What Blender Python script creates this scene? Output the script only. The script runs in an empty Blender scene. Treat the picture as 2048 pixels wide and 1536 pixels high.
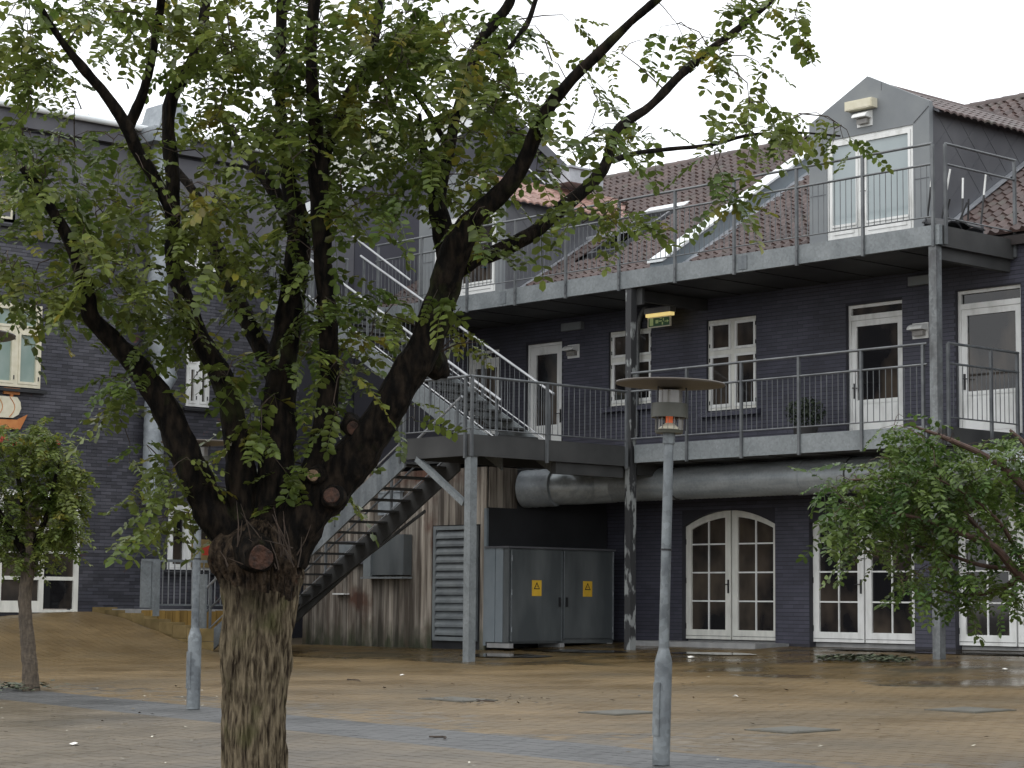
import bpy, math, random
import numpy as np
from mathutils import Vector, Matrix, noise
random.seed(7)
RS = np.random.RandomState(11)
C = bpy.context.scene.collection
R = math.radians

# ------------------------------------------------------------------ camera
FOC, PITCH, ROLL, YAW, EYE = 4338.0, R(5.7826), R(0.5278), R(47.8336), 1.5
def ray(px, py):
    a, b = px - 1024.0, py - 768.0
    c, s = math.cos(ROLL), math.sin(ROLL)
    x, y = c*a + s*b, -s*a + c*b
    Y = FOC*math.cos(PITCH) + y*math.sin(PITCH)
    Z = FOC*math.sin(PITCH) - y*math.cos(PITCH)
    c, s = math.cos(YAW), math.sin(YAW)
    return Vector((c*x - s*Y, s*x + c*Y, Z))
EYEP = Vector((0, 0, EYE))
FWD = Vector((-math.sin(YAW), math.cos(YAW), 0))
def at_y(px, py, y): r = ray(px, py); return EYEP + r*(y/r.y)
def at_x(px, py, x): r = ray(px, py); return EYEP + r*(x/r.x)
def at_d(px, py, d): r = ray(px, py); return EYEP + r*(d/r.dot(FWD))

sc = bpy.context.scene
cam = bpy.data.objects.new('camera', bpy.data.cameras.new('camera'))
C.objects.link(cam)
f = ray(1024, 768).normalized()
rt = (ray(1124, 768) - ray(1024, 768)).normalized()
up = rt.cross(f).normalized()
M = Matrix((rt, up, -f)).transposed().to_4x4()
M.translation = EYEP
cam.matrix_world = M
cam.data.sensor_width = 36.0
cam.data.lens = FOC/2048.0*36.0
cam.data.clip_start, cam.data.clip_end = 0.1, 1200
sc.camera = cam

# ------------------------------------------------------------------ sky, sun, exposure
SUN_EL, SUN_ROT = R(52), R(205)
w = bpy.data.worlds.new('World'); sc.world = w; w.use_nodes = True
nt = w.node_tree; nt.nodes.clear()
sky = nt.nodes.new('ShaderNodeTexSky'); sky.sky_type = 'NISHITA'; sky.sun_disc = False
sky.sun_elevation, sky.sun_rotation = SUN_EL, SUN_ROT
sky.dust_density = 4.0
mixc = nt.nodes.new('ShaderNodeMix'); mixc.data_type = 'RGBA'
mixc.inputs['Factor'].default_value = 0.9          # overcast: a closed even cloud layer over the blue
mixc.inputs['B'].default_value = (11.6, 11.85, 12.2, 1)
bg = nt.nodes.new('ShaderNodeBackground'); bg.inputs['Strength'].default_value = 0.13
wo = nt.nodes.new('ShaderNodeOutputWorld')
nt.links.new(sky.outputs['Color'], mixc.inputs['A'])
nt.links.new(mixc.outputs['Result'], bg.inputs['Color'])
nt.links.new(bg.outputs['Background'], wo.inputs['Surface'])
sun = bpy.data.objects.new('sun', bpy.data.lights.new('sun', 'SUN'))
C.objects.link(sun)
sun.data.energy, sun.data.angle, sun.data.color = 0.5, R(40), (1.0, 0.97, 0.93)
_sd = Vector((math.sin(SUN_ROT)*math.cos(SUN_EL), math.cos(SUN_ROT)*math.cos(SUN_EL), math.sin(SUN_EL)))
sun.rotation_euler = _sd.to_track_quat('Z', 'Y').to_euler()
sc.view_settings.view_transform = 'Standard'
sc.view_settings.look = 'None'
sc.view_settings.exposure = 0.18
sc.view_settings.gamma = 1.0
sc.view_settings.use_curve_mapping = False

# ------------------------------------------------------------------ materials
def mat(name, col, col2=None, rough=0.6, metal=0.0, scale=3.0, stretch=(1, 1, 1), bump=0.0, bscale=60.0,
        bstretch=(1, 1, 1), rnd=0.0, spec=0.5, rvar=0.0, lo=0.35, hi=0.65, detail=5.0, col3=None, scale3=1.0,
        cut3=(0.55, 0.7), transl=0.0, spangle=0.0, height_tint=None):
    m = bpy.data.materials.new(name); m.use_nodes = True
    t = m.node_tree; n = t.nodes; L = t.links
    b = n['Principled BSDF']
    b.inputs['Roughness'].default_value = rough
    b.inputs['Metallic'].default_value = metal
    b.inputs['Specular IOR Level'].default_value = spec
    geo = n.new('ShaderNodeNewGeometry')
    def noise_node(sc_, st, det=detail):
        mp = n.new('ShaderNodeMapping'); mp.inputs['Scale'].default_value = st
        no = n.new('ShaderNodeTexNoise'); no.inputs['Scale'].default_value = sc_; no.inputs['Detail'].default_value = det
        L.new(geo.outputs['Position'], mp.inputs['Vector']); L.new(mp.outputs['Vector'], no.inputs['Vector'])
        return no
    def ramp(src, a, c):
        r = n.new('ShaderNodeMapRange'); r.inputs['From Min'].default_value = a; r.inputs['From Max'].default_value = c
        L.new(src, r.inputs['Value']); return r.outputs['Result']
    def mix(fac, A, B, mode='MIX'):
        x = n.new('ShaderNodeMix'); x.data_type = 'RGBA'; x.blend_type = mode
        if isinstance(fac, float): x.inputs['Factor'].default_value = fac
        else: L.new(fac, x.inputs['Factor'])
        for k, v in (('A', A), ('B', B)):
            if isinstance(v, tuple): x.inputs[k].default_value = (*v, 1)
            else: L.new(v, x.inputs[k])
        return x.outputs['Result']
    out = col
    if col2:
        no = noise_node(scale, stretch)
        fac = ramp(no.outputs['Fac'], lo, hi)
        out = mix(fac, col, col2)
        if rvar:
            rr = n.new('ShaderNodeMapRange'); rr.inputs['To Min'].default_value = max(0.03, rough - rvar)
            rr.inputs['To Max'].default_value = min(1, rough + rvar)
            L.new(fac, rr.inputs['Value']); L.new(rr.outputs['Result'], b.inputs['Roughness'])
    if col3:
        no3 = noise_node(scale3, (1, 1, 1)); out = mix(ramp(no3.outputs['Fac'], *cut3), out, col3)
    if height_tint:                                  # colour by height, ragged by noise: mossy splashed board feet, darker trunk top
        z0_, z1_, mc = height_tint
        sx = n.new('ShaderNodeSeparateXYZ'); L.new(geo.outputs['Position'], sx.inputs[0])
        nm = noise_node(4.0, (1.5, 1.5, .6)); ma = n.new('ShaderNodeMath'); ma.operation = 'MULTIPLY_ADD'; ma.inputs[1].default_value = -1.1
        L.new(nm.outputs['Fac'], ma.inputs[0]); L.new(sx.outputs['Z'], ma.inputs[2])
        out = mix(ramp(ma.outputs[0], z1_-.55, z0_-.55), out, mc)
    if spangle:
        vo = n.new('ShaderNodeTexVoronoi'); vo.inputs['Scale'].default_value = 26.0
        L.new(geo.outputs['Position'], vo.inputs['Vector'])
        bw = n.new('ShaderNodeRGBToBW'); L.new(vo.outputs['Color'], bw.inputs['Color'])
        rr = n.new('ShaderNodeMapRange'); rr.inputs['To Min'].default_value = 1 - spangle; rr.inputs['To Max'].default_value = 1 + spangle
        L.new(bw.outputs['Val'], rr.inputs['Value'])
        sp = n.new('ShaderNodeCombineColor')
        for k in ('Red', 'Green', 'Blue'): L.new(rr.outputs['Result'], sp.inputs[k])
        out = mix(1.0, out, sp.outputs['Color'], 'MULTIPLY')
    if rnd:
        oi = n.new('ShaderNodeObjectInfo')
        ad = n.new('ShaderNodeMath'); ad.operation = 'ADD'
        L.new(geo.outputs['Random Per Island'], ad.inputs[0]); L.new(oi.outputs['Random'], ad.inputs[1])
        fr = n.new('ShaderNodeMath'); fr.operation = 'FRACT'; L.new(ad.outputs[0], fr.inputs[0])
        rr = n.new('ShaderNodeMapRange'); rr.inputs['To Min'].default_value = 1 - rnd; rr.inputs['To Max'].default_value = 1 + rnd
        L.new(fr.outputs[0], rr.inputs['Value'])
        hs = n.new('ShaderNodeHueSaturation')
        L.new(rr.outputs['Result'], hs.inputs['Value'])
        if isinstance(out, tuple): hs.inputs['Color'].default_value = (*out, 1)
        else: L.new(out, hs.inputs['Color'])
        out = hs.outputs['Color']
    if isinstance(out, tuple): b.inputs['Base Color'].default_value = (*out, 1)
    else: L.new(out, b.inputs['Base Color'])
    if bump:
        nb = noise_node(bscale, bstretch)
        bp = n.new('ShaderNodeBump'); bp.inputs['Strength'].default_value = bump; bp.inputs['Distance'].default_value = 0.02
        L.new(nb.outputs['Fac'], bp.inputs['Height']); L.new(bp.outputs['Normal'], b.inputs['Normal'])
    if transl:
        tr = n.new('ShaderNodeBsdfTranslucent'); ms = n.new('ShaderNodeMixShader'); ms.inputs[0].default_value = transl
        if isinstance(out, tuple): tr.inputs['Color'].default_value = (*out, 1)
        else: L.new(out, tr.inputs['Color'])
        L.new(b.outputs[0], ms.inputs[1]); L.new(tr.outputs[0], ms.inputs[2])
        L.new(ms.outputs[0], n['Material Output'].inputs['Surface'])
    return m
def emit(name, col, strength):
    m = mat(name, col); b = m.node_tree.nodes['Principled BSDF']
    b.inputs['Emission Color'].default_value = (*col, 1); b.inputs['Emission Strength'].default_value = strength
    return m

MT = dict(
 galv=mat('galvanised', (.160, .178, .185), (.215, .235, .242), rough=.5, metal=.2, scale=2.2, spangle=.16, bump=.05, bscale=30),
 galv_streak=mat('galvanised_streaked', (.12, .135, .145), (.20, .22, .23), rough=.45, metal=.25, scale=2.0, stretch=(3, 3, .35), spangle=.15),
 rail=mat('railing_steel', (.095, .102, .108), (.15, .16, .165), rough=.42, metal=.3, scale=4),
 rail_bright=mat('handrail_steel', (.27, .28, .29), (.36, .37, .38), rough=.38, metal=.4, scale=4),
 dark_steel=mat('dull_shaded_steel', (.036, .037, .037), (.056, .057, .056), rough=.6, metal=.1, scale=1.8, bump=.05),  # weathered steel, darkened further to stand in for shade under the decks
 post=mat('post_steel', (.085, .088, .09), (.19, .205, .21), rough=.5, metal=.2, scale=5, stretch=(1, 1, .4), spangle=.2),
 post_worn=mat('post_steel_worn', (.035, .036, .038), (.26, .275, .27), rough=.6, metal=.1, scale=6, stretch=(1, 1, .45), lo=.52, hi=.58),
 wall_mortar=mat('painted_mortar', (.024, .024, .032), (.032, .032, .041), rough=.8, scale=2),
 brick=mat('painted_brick', (.038, .039, .057), (.062, .063, .087), rough=.58, scale=.8, rnd=.16, bump=.25, bscale=60, col3=(.029, .029, .038), scale3=.6, cut3=(.5, .7)),
 brick_left=mat('painted_brick_weathered', (.036, .037, .048), (.072, .072, .085), rough=.5, scale=1.0, rnd=.36, bump=.3, bscale=50, col3=(.10, .042, .035), scale3=3.2, cut3=(.69, .75)),
 plaster=mat('dark_blue_plaster', (.050, .051, .066), (.064, .065, .080), rough=.8, scale=1.5, bump=.1, bscale=20),
 grey_render=mat('grey_render', (.085, .085, .098), (.115, .115, .125), rough=.8, scale=1.5),
 white=mat('white_paint', (.56, .565, .54), (.76, .77, .75), rough=.45, scale=5, stretch=(1, 1, .4), lo=.28, hi=.52, detail=8, bump=.03),
 white_shade=mat('white_paint_weathered', (.60, .60, .55), (.72, .72, .66), rough=.5, scale=9, stretch=(1, 1, .3), bump=.05),
 cream=mat('cream_paint', (.62, .58, .43), (.70, .66, .52), rough=.5, scale=8),
 glass=mat('dark_glass', (.010, .010, .011), (.078, .062, .047), rough=.04, scale=1.6, stretch=(1, 1, .7), lo=.42, hi=.7, detail=3, spec=.5),  # brown patches painted in for ground reflections and shapes indoors
 glass_blind=mat('glass_before_pale_blind', (.27, .32, .33), (.33, .38, .385), rough=.08, scale=.8, stretch=(1, 1, .5), spec=.6),
 glass_curtain=mat('glass_before_green_curtain', (.22, .30, .27), (.30, .37, .34), rough=.08, scale=2.4, stretch=(1, 1, .6), spec=.6),
 glass_sky=mat('roof_glass', (.55, .58, .60), rough=.03, metal=.9),
 front_panel=mat('grey_sheet_panel', (.175, .19, .20), (.205, .22, .225), rough=.6, scale=2.5, bump=.03),
 zinc=mat('dark_zinc', (.085, .088, .098), (.115, .118, .128), rough=.5, metal=.2, scale=1.6, stretch=(1, 1, .6), bump=.04),
 flash=mat('lead_flashing', (.33, .345, .37), (.46, .475, .50), rough=.45, metal=.3, scale=5),
 coping=mat('white_coping', (.70, .74, .75), (.78, .80, .80), rough=.5, scale=4),
 tile=mat('brown_roof_tile', (.054, .034, .030), (.080, .050, .043), rough=.5, scale=1.4, rnd=.22, bump=.12, bscale=40, col3=(.058, .052, .040), scale3=2.0, cut3=(.58, .74)),
 tile_red=mat('red_roof_tile', (.235, .13, .105), (.31, .19, .155), rough=.6, scale=3, rnd=.22),
 roof_under=mat('roof_felt', (.03, .025, .024), rough=.9),
 metal_roof=mat('grey_metal_roof', (.20, .205, .215), (.27, .275, .28), rough=.45, metal=.2, scale=2, stretch=(.3, 2, 1)),
 moss_roof=mat('pale_mossy_roof', (.22, .225, .19), (.31, .31, .27), rough=.8, scale=3),
 board=mat('weathered_board', (.075, .060, .047), (.29, .26, .22), rough=.8, scale=9, stretch=(1, 1, .09), lo=.38, hi=.66, rnd=.36, bump=.35, bscale=60, bstretch=(1, 1, .06), col3=(.075, .035, .022), scale3=.9, cut3=(.56, .66), height_tint=(.66, 1.2, (.036, .040, .022))),
 board_foot=mat('mossy_board_foot', (.05, .052, .035), (.12, .115, .09), rough=.85, scale=5, bump=.3),
 louvre=mat('louvre_paint', (.125, .14, .15), (.18, .20, .205), rough=.5, scale=4, rnd=.08),
 cabinet=mat('cabinet_steel', (.072, .082, .086), (.135, .147, .150), rough=.42, metal=.2, scale=1.2, stretch=(1.6, 1.6, .45), lo=.4, hi=.66),
 cabinet_side=mat('cabinet_side_skylit', (.135, .165, .185), (.18, .21, .23), rough=.5, scale=2),  # sky light painted into the cabinet side; party wall's own blue-grey
 bulkhead=mat('bulkhead_shade_black', (.013, .014, .016), (.02, .021, .024), rough=.6, scale=2),  # near-black, albedo lowered to stand in for deep shade
 yellow=mat('sign_yellow', (.62, .38, .03), (.70, .44, .04), rough=.5, scale=9),
 black=mat('sign_black', (.015, .013, .01), rough=.6),
 iron=mat('black_iron', (.02, .02, .022), rough=.5, metal=.2),
 duct=mat('duct_steel', (.27, .30, .315), (.38, .41, .425), rough=.38, metal=.35, scale=3, stretch=(.5, 3, 3), spangle=.1),
 duct_old=mat('duct_steel_dull', (.21, .235, .255), (.32, .35, .37), rough=.5, metal=.25, scale=3, spangle=.12),
 wood_yellow=mat('yellow_timber', (.16, .095, .02), (.30, .185, .045), rough=.7, scale=8, stretch=(1, 1, .1), rnd=.2, bump=.2, bscale=40, bstretch=(1, 1, .1)),
 wall_ochre=mat('ochre_wall', (.14, .10, .035), (.21, .15, .06), rough=.75, scale=5, bump=.3, bscale=20, rnd=.2),
 joint=mat('paving_joint', (.060, .045, .026), (.082, .062, .036), rough=.85, scale=2.0, bump=.2),
 paver=mat('paver_yellow', (.122, .080, .031), (.172, .116, .048), rough=.46, scale=.9, rnd=.08, bump=.25, bscale=70, rvar=.12, col3=(.082, .059, .026), scale3=.45, cut3=(.44, .70)),
 paver_near=mat('paver_greybrown', (.098, .076, .046), (.138, .108, .067), rough=.46, scale=.8, rnd=.08, bump=.25, bscale=70, rvar=.12, col3=(.070, .058, .040), scale3=.6, cut3=(.45, .7)),
 paver_band=mat('paver_bluegrey', (.060, .061, .060), (.083, .084, .082), rough=.46, scale=1.2, rnd=.08, bump=.25, bscale=70, rvar=.12),
 paver_wet=mat('paver_wet', (.070, .046, .015), (.118, .078, .029), rough=.30, scale=.8, rnd=.08, bump=.06, bscale=60, rvar=.2, col3=(.042, .034, .015), scale3=.9, cut3=(.5, .66)),
 water=mat('rain_puddle', (.05, .042, .03), rough=.03, spec=.6),
 concrete=mat('pale_concrete', (.22, .225, .225), (.30, .30, .295), rough=.65, scale=5, bump=.1),
 cover=mat('cover_iron', (.075, .072, .056), (.105, .10, .08), rough=.55, scale=6),
 lamp_grey=mat('lamp_post_zinc', (.095, .108, .118), (.185, .205, .215), rough=.5, metal=.2, scale=6, stretch=(1, 1, .6), spangle=.25),
 lamp_olive=mat('lamp_olive', (.055, .056, .044), (.075, .075, .058), rough=.5, scale=6),
 lamp_copper=mat('lamp_shade_brown', (.070, .058, .048), (.10, .086, .072), rough=.5, scale=4),
 lamp_glass=mat('lamp_glass', (.18, .17, .155), (.24, .23, .21), rough=.15, scale=8, spec=.6),
 lamp_red=emit('lamp_tube', (.75, .16, .06), .25),
 bark=mat('bark_dark', (.003, .0025, .002), (.022, .016, .011), rough=.92, scale=34, stretch=(1, 1, .35), lo=.42, hi=.70, detail=7, bump=1.0, bscale=40, bstretch=(1, 1, .3), spec=.15, col3=(.034, .038, .014), scale3=5, cut3=(.60, .76)),  # near-black bark of the limbs
 bark_trunk=mat('bark_trunk', (.024, .017, .011), (.190, .155, .102), rough=.9, scale=60, stretch=(1, 1, .18), lo=.34, hi=.62, detail=8, bump=1.0, bscale=70, bstretch=(1, 1, .2), spec=.15, col3=(.080, .078, .034), scale3=7, cut3=(.54, .74), height_tint=(1.70, 1.40, (.014, .010, .007))),  # height tint darkens the trunk towards its head
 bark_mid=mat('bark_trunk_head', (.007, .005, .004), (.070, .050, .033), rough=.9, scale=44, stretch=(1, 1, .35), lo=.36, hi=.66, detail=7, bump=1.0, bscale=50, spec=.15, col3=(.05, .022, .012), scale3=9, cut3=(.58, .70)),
 bark_small=mat('bark_small_tree', (.05, .038, .027), (.11, .086, .06), rough=.8, scale=36, stretch=(1, 1, .3), bump=.8, bscale=40),
 cut_red=mat('cut_wood_red', (.022, .011, .007), (.070, .030, .017), rough=.8, scale=34, bump=.6, bscale=60),
 cut_tan=mat('cut_wood_tan', (.15, .10, .06), (.24, .16, .10), rough=.8, scale=30, bump=.4, bscale=60),
 twig=mat('twig', (.030, .022, .016), (.055, .036, .024), rough=.8, scale=20),
 twig_red=mat('twig_reddish', (.046, .024, .016), (.075, .040, .026), rough=.75, scale=20),
 leaf=mat('leaf', (.070, .110, .022), (.150, .180, .040), rough=.40, scale=2.2, rnd=.42, transl=.42, spec=.4, col3=(.22, .19, .030), scale3=4.5, cut3=(.58, .70)),
 leaf_dark=mat('leaf_deep_green', (.048, .098, .022), (.115, .160, .034), rough=.40, scale=3, rnd=.48, transl=.38, spec=.4),
 shrub=mat('shrub_leaf', (.012, .022, .010), (.022, .034, .014), rough=.6, scale=8, rnd=.4),
 ivy=mat('ground_leaf', (.045, .060, .035), (.10, .115, .07), rough=.5, scale=8, rnd=.5),
 litter=mat('white_scrap', (.72, .71, .66), (.8, .79, .74), rough=.6, scale=20),
 fallen=mat('fallen_leaf', (.05, .035, .018), (.10, .075, .035), rough=.6, scale=3, rnd=.6),
 petal=mat('pale_fallen_leaf', (.45, .43, .34), (.55, .53, .44), rough=.6, scale=3, rnd=.3),
 orange=mat('sign_orange', (.46, .165, .045), (.55, .23, .07), rough=.5, scale=6),
 red=mat('sign_red', (.36, .035, .022), (.42, .06, .03), rough=.5, scale=6),
 chair_dark=mat('chair_dark', (.02, .021, .023), rough=.5),
 exit_lit=emit('exit_light', (1.0, .78, .30), 0.55),
 exit_green=emit('exit_green', (.03, .075, .035), .12),
 exit_mark=emit('exit_mark', (.30, .36, .16), .2),
 blue=mat('blue_sticker', (.03, .27, .46), rough=.4),
 terracotta=mat('pot', (.03, .028, .028), rough=.6),
)

# ------------------------------------------------------------------ mesh builder
ROOT = {}
class MB:
    def __init__(s): s.v = []; s.f = []
    def add(s, vs, fs):
        o = len(s.v); s.v += [tuple(p) for p in vs]; s.f += [tuple(i + o for i in q) for q in fs]; return s
    def box(s, x0, x1, y0, y1, z0, z1):
        x0, x1 = min(x0, x1), max(x0, x1); y0, y1 = min(y0, y1), max(y0, y1); z0, z1 = min(z0, z1), max(z0, z1)
        return s.add([(x0,y0,z0),(x1,y0,z0),(x1,y1,z0),(x0,y1,z0),(x0,y0,z1),(x1,y0,z1),(x1,y1,z1),(x0,y1,z1)],
                     [(0,3,2,1),(4,5,6,7),(0,1,5,4),(1,2,6,5),(2,3,7,6),(3,0,4,7)])
    def prism(s, poly, vec):
        n = len(poly); vec = Vector(vec)
        a = [Vector(p) for p in poly]; b = [p + vec for p in a]
        nrm = sum(((a[i]).cross(a[(i+1) % n]) for i in range(n)), Vector())
        if nrm.dot(vec) > 0: a, b = b, a
        return s.add(a + b, [tuple(range(n)), tuple(range(2*n-1, n-1, -1))] + [(i, n+i, n+(i+1) % n, (i+1) % n) for i in range(n)])
    def bar(s, p, q, w, h, up=(0, 0, 1)):
        p, q = Vector(p), Vector(q); d = (q - p).normalized(); u = Vector(up)
        if abs(d.dot(u)) > .99: u = Vector((1, 0, 0))
        sd = d.cross(u).normalized()*w/2; u2 = sd.cross(d).normalized()*h/2
        c = [p-sd-u2, p+sd-u2, p+sd+u2, p-sd+u2]
        return s.prism(c, q - p)
    def tube(s, path, rad, n=8, caps=True):
        path = [Vector(p) for p in path]
        if not hasattr(rad, '__len__'): rad = [rad]*len(path)
        t = (path[1]-path[0]).normalized()
        u = t.cross(Vector((0, 0, 1)))
        if u.length < .05: u = t.cross(Vector((1, 0, 0)))
        u.normalize(); vs = []; k = len(path)
        for i, p in enumerate(path):
            t = (path[min(i+1, k-1)] - path[max(i-1, 0)]).normalized()
            u = (u - t*u.dot(t)).normalized(); v = t.cross(u)
            for j in range(n):
                a = 2*math.pi*j/n; vs.append(p + (u*math.cos(a) + v*math.sin(a))*rad[i])
        fs = [(i*n+j, i*n+(j+1) % n, (i+1)*n+(j+1) % n, (i+1)*n+j) for i in range(k-1) for j in range(n)]
        if caps: fs += [tuple(range(n-1, -1, -1)), tuple((k-1)*n + j for j in range(n))]
        return s.add(vs, fs)
    def lathe(s, c, prof, n=24):
        vs = []; k = len(prof); c = Vector(c)
        for r, z in prof:
            for j in range(n):
                a = 2*math.pi*j/n; vs.append(c + Vector((max(r, 1e-4)*math.cos(a), max(r, 1e-4)*math.sin(a), z)))
        fs = [(i*n+j, i*n+(j+1) % n, (i+1)*n+(j+1) % n, (i+1)*n+j) for i in range(k-1) for j in range(n)]
        return s.add(vs, fs)
    def mesh(s, name, mt, smooth=False, origin=(0, 0, 0)):
        me = bpy.data.meshes.new(name); o = Vector(origin)
        me.from_pydata([tuple(Vector(p) - o) for p in s.v], [], s.f)
        me.materials.append(mt)
        if smooth:
            me.shade_smooth(); me.set_sharp_from_angle(angle=R(40))
        me.update(); return me
    def build(s, name, mt, parent=None, smooth=False, kind=None):
        base = ROOT.get(parent.name, Vector()) if parent else Vector()
        o = bpy.data.objects.new(name, s.mesh(name, MT[mt] if isinstance(mt, str) else mt, smooth, base))
        C.objects.link(o)
        if parent: o.parent = parent; ROOT[o.name] = base
        if kind: o['kind'] = kind
        return o
def thing(name, label, cat, loc, group=None):
    o = bpy.data.objects.new(name, None); C.objects.link(o)
    o.empty_display_size = .2; o.location = loc; ROOT[o.name] = Vector(loc)
    o['label'] = label; o['category'] = cat
    if group: o['group'] = group
    return o
def tag(o, label, cat, group=None):
    o['label'] = label; o['category'] = cat
    if group: o['group'] = group
    return o
def piece(name, me, parent, pos, rot=None):
    """a repeat that shares its mesh; pos in world coordinates"""
    o = bpy.data.objects.new(name, me); C.objects.link(o); o.parent = parent
    o.location = Vector(pos) - ROOT[parent.name]; ROOT[o.name] = Vector(pos)
    if rot is not None: o.rotation_euler = rot
    return o
def copy_tree(o, parent=None):
    c = o.copy(); C.objects.link(c); ROOT[c.name] = ROOT[o.name].copy()
    if parent: c.parent = parent
    for ch in list(o.children): copy_tree(ch, c)
    return c
def np_mesh(name, V, Fq, mt):
    """numpy verts (n,3), quads (m,4) -> mesh"""
    me = bpy.data.meshes.new(name)
    V = np.ascontiguousarray(V, np.float32); Fq = np.ascontiguousarray(Fq, np.int32); k = Fq.shape[1]
    me.vertices.add(len(V)); me.vertices.foreach_set('co', V.ravel())
    me.loops.add(Fq.size); me.loops.foreach_set('vertex_index', Fq.ravel())
    me.polygons.add(len(Fq)); me.polygons.foreach_set('loop_start', np.arange(0, Fq.size, k, dtype=np.int32))
    me.polygons.foreach_set('loop_total', np.full(len(Fq), k, np.int32))
    me.materials.append(MT[mt]); me.update(calc_edges=True); me.validate(); me.shade_flat(); return me
BOXF = np.array([(4,5,6,7),(0,1,5,4),(1,2,6,5),(2,3,7,6),(3,0,4,7),(0,3,2,1)])
def boxes_np(lo, hi):
    lo, hi = np.asarray(lo, float), np.asarray(hi, float); n = len(lo)
    c = np.array([(0,0,0),(1,0,0),(1,1,0),(0,1,0),(0,0,1),(1,0,1),(1,1,1),(0,1,1)])
    V = lo[:, None, :] + c[None]*(hi - lo)[:, None, :]
    return V.reshape(-1, 3), (BOXF[None] + 8*np.arange(n)[:, None, None]).reshape(-1, 4)
def link_stuff(name, me, parent, kind='stuff'):
    o = bpy.data.objects.new(name, me); C.objects.link(o)
    if parent: o.parent = parent; o.location = -ROOT[parent.name]
    if kind: o['kind'] = kind
    return o

# ------------------------------------------------------------------ ground
def smooth(t): t = min(max(t, 0), 1); return t*t*(3-2*t)
def gz(x, y):
    b = .0237*min(max(y, 0), 23.2) + .045*min(max(y-23.2, 0), 6)
    return b + .74*smooth((-x-31.6)/5.2)*min(max((y-8)/13.5, 0), 1)*(1-smooth((y-22.3)/.35))
def ground_at(px, py):
    r = ray(px, py).normalized(); t = 3.0
    while t < 120:
        p = EYEP + r*t
        if p.z < gz(p.x, p.y) + .005: return p
        t += .01
    return p
xs = [-400, -200, -100, -60, -50] + [-45 + .5*i for i in range(0, 111)] + [20, 40, 100, 200, 400]
ys = [-400, -200, -60, -20, -5, 0, 4] + [6 + .5*i for i in range(0, 33)] + [22.2 + .08*i for i in range(0, 9)] + [23.2 + .5*i for i in range(0, 14)] + [32, 40, 60, 120, 400]
g = MB(); g.v = [(x, y, gz(x, y)) for y in ys for x in xs]; nx = len(xs)
g.f = [(j*nx+i, j*nx+i+1, (j+1)*nx+i+1, (j+1)*nx+i) for j in range(len(ys)-1) for i in range(nx-1)]
ground = g.build('paved_ground', 'joint', smooth=True); ground['kind'] = 'structure'
ROOT[ground.name] = Vector()

# pavers: laid in a running bond along the grey band
TH = R(-6.0); e1 = Vector((math.cos(TH), math.sin(TH))); e2 = Vector((-math.sin(TH), math.cos(TH)))
o_band = Vector((-16.74, 12.31))
lists = {'paver': [], 'paver_near': [], 'paver_band': [], 'paver_wet': []}
LX, LY, JT = .21, .14, .006
for j in range(-70, 150):
    v0 = j*LY
    for i in range(-130, 90):
        u0 = i*LX + (j % 2)*LX/2
        c = o_band + e1*(u0+LX/2) + e2*(v0+LY/2)
        if c.y > 28.85 or c.x < -36.95: continue
        d = c.x*FWD.x + c.y*FWD.y
        if d < 14.6 or d > 43: continue
        xr = c.x*math.cos(YAW) + c.y*math.sin(YAW)
        if abs(xr) > .33*d + .5: continue
        if -37 < c.x < -29.2 and c.y > 25.75: continue
        if c.x < -35.6 and c.y > 22.5: continue
        n1 = noise.noise(Vector((c.x*.5, c.y*.5, 3)))
        if 0 <= v0 < 1.05: k = 'paver_band'
        elif v0 < 0: k = 'paver_near'
        elif c.y > 23.2 + 1.6*n1 - .12*(c.x+24)*(c.x > -24) and c.x > -34: k = 'paver_wet'
        elif v0 < 2.2 + 2.5*n1 and random.random() < .8 - v0*.22: k = 'paver_near'
        else: k = 'paver'
        lists[k].append((d, c.x, c.y))
near_parts = sorted((q + (k,) for k, L in lists.items() for q in L))[:300]
cut = near_parts[-1][0]
pm = {}
for k in lists:
    b = MB().box(-LX/2+JT/2, LX/2-JT/2, -LY/2+JT/2, LY/2-JT/2, -.03, .005); pm[k] = b.mesh('paver', MT[k])
for d, x, y, k in near_parts:
    piece('paver', pm[k], ground, (x, y, gz(x, y) + random.uniform(-.001, .001)), (.0237, 0, TH))
cc = np.array([(-1,-1,-1),(1,-1,-1),(1,1,-1),(-1,1,-1),(-1,-1,1),(1,-1,1),(1,1,1),(-1,1,1)], float)
for k, L in lists.items():
    P = np.array([(x, y) for d, x, y in L if d > cut])
    if not len(P): continue
    n = len(P)
    off = cc[:, :2]*np.array([(LX-JT)/2, (LY-JT)/2])
    rot = off @ np.array([[e1.x, e1.y], [e2.x, e2.y]])
    XY = P[:, None, :] + rot[None]
    dz = RS.uniform(-.001, .0012, n)
    Z = np.array([[gz(a, b2) for a, b2 in q] for q in XY])
    Z = Z + np.where(cc[:, 2] > 0, .005, -.03)[None] + dz[:, None]
    V = np.concatenate([XY, Z[..., None]], 2).reshape(-1, 3)
    F = (BOXF[None, :5] + 8*np.arange(n)[:, None, None]).reshape(-1, 4)
    link_stuff(k.replace('_near', '').replace('_band', '').replace('_wet', '') + 's', np_mesh('pavers', V, F, k), ground)

# ------------------------------------------------------------------ right building
WY = 28.9                       # facade plane
FL1, FL2 = 4.25, 7.36           # gallery floors
RB = thing('brick_building', 'long dark painted brick building with brown tiled roof, dormers and arched white doors', 'building', (-25, WY, .85))
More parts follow.
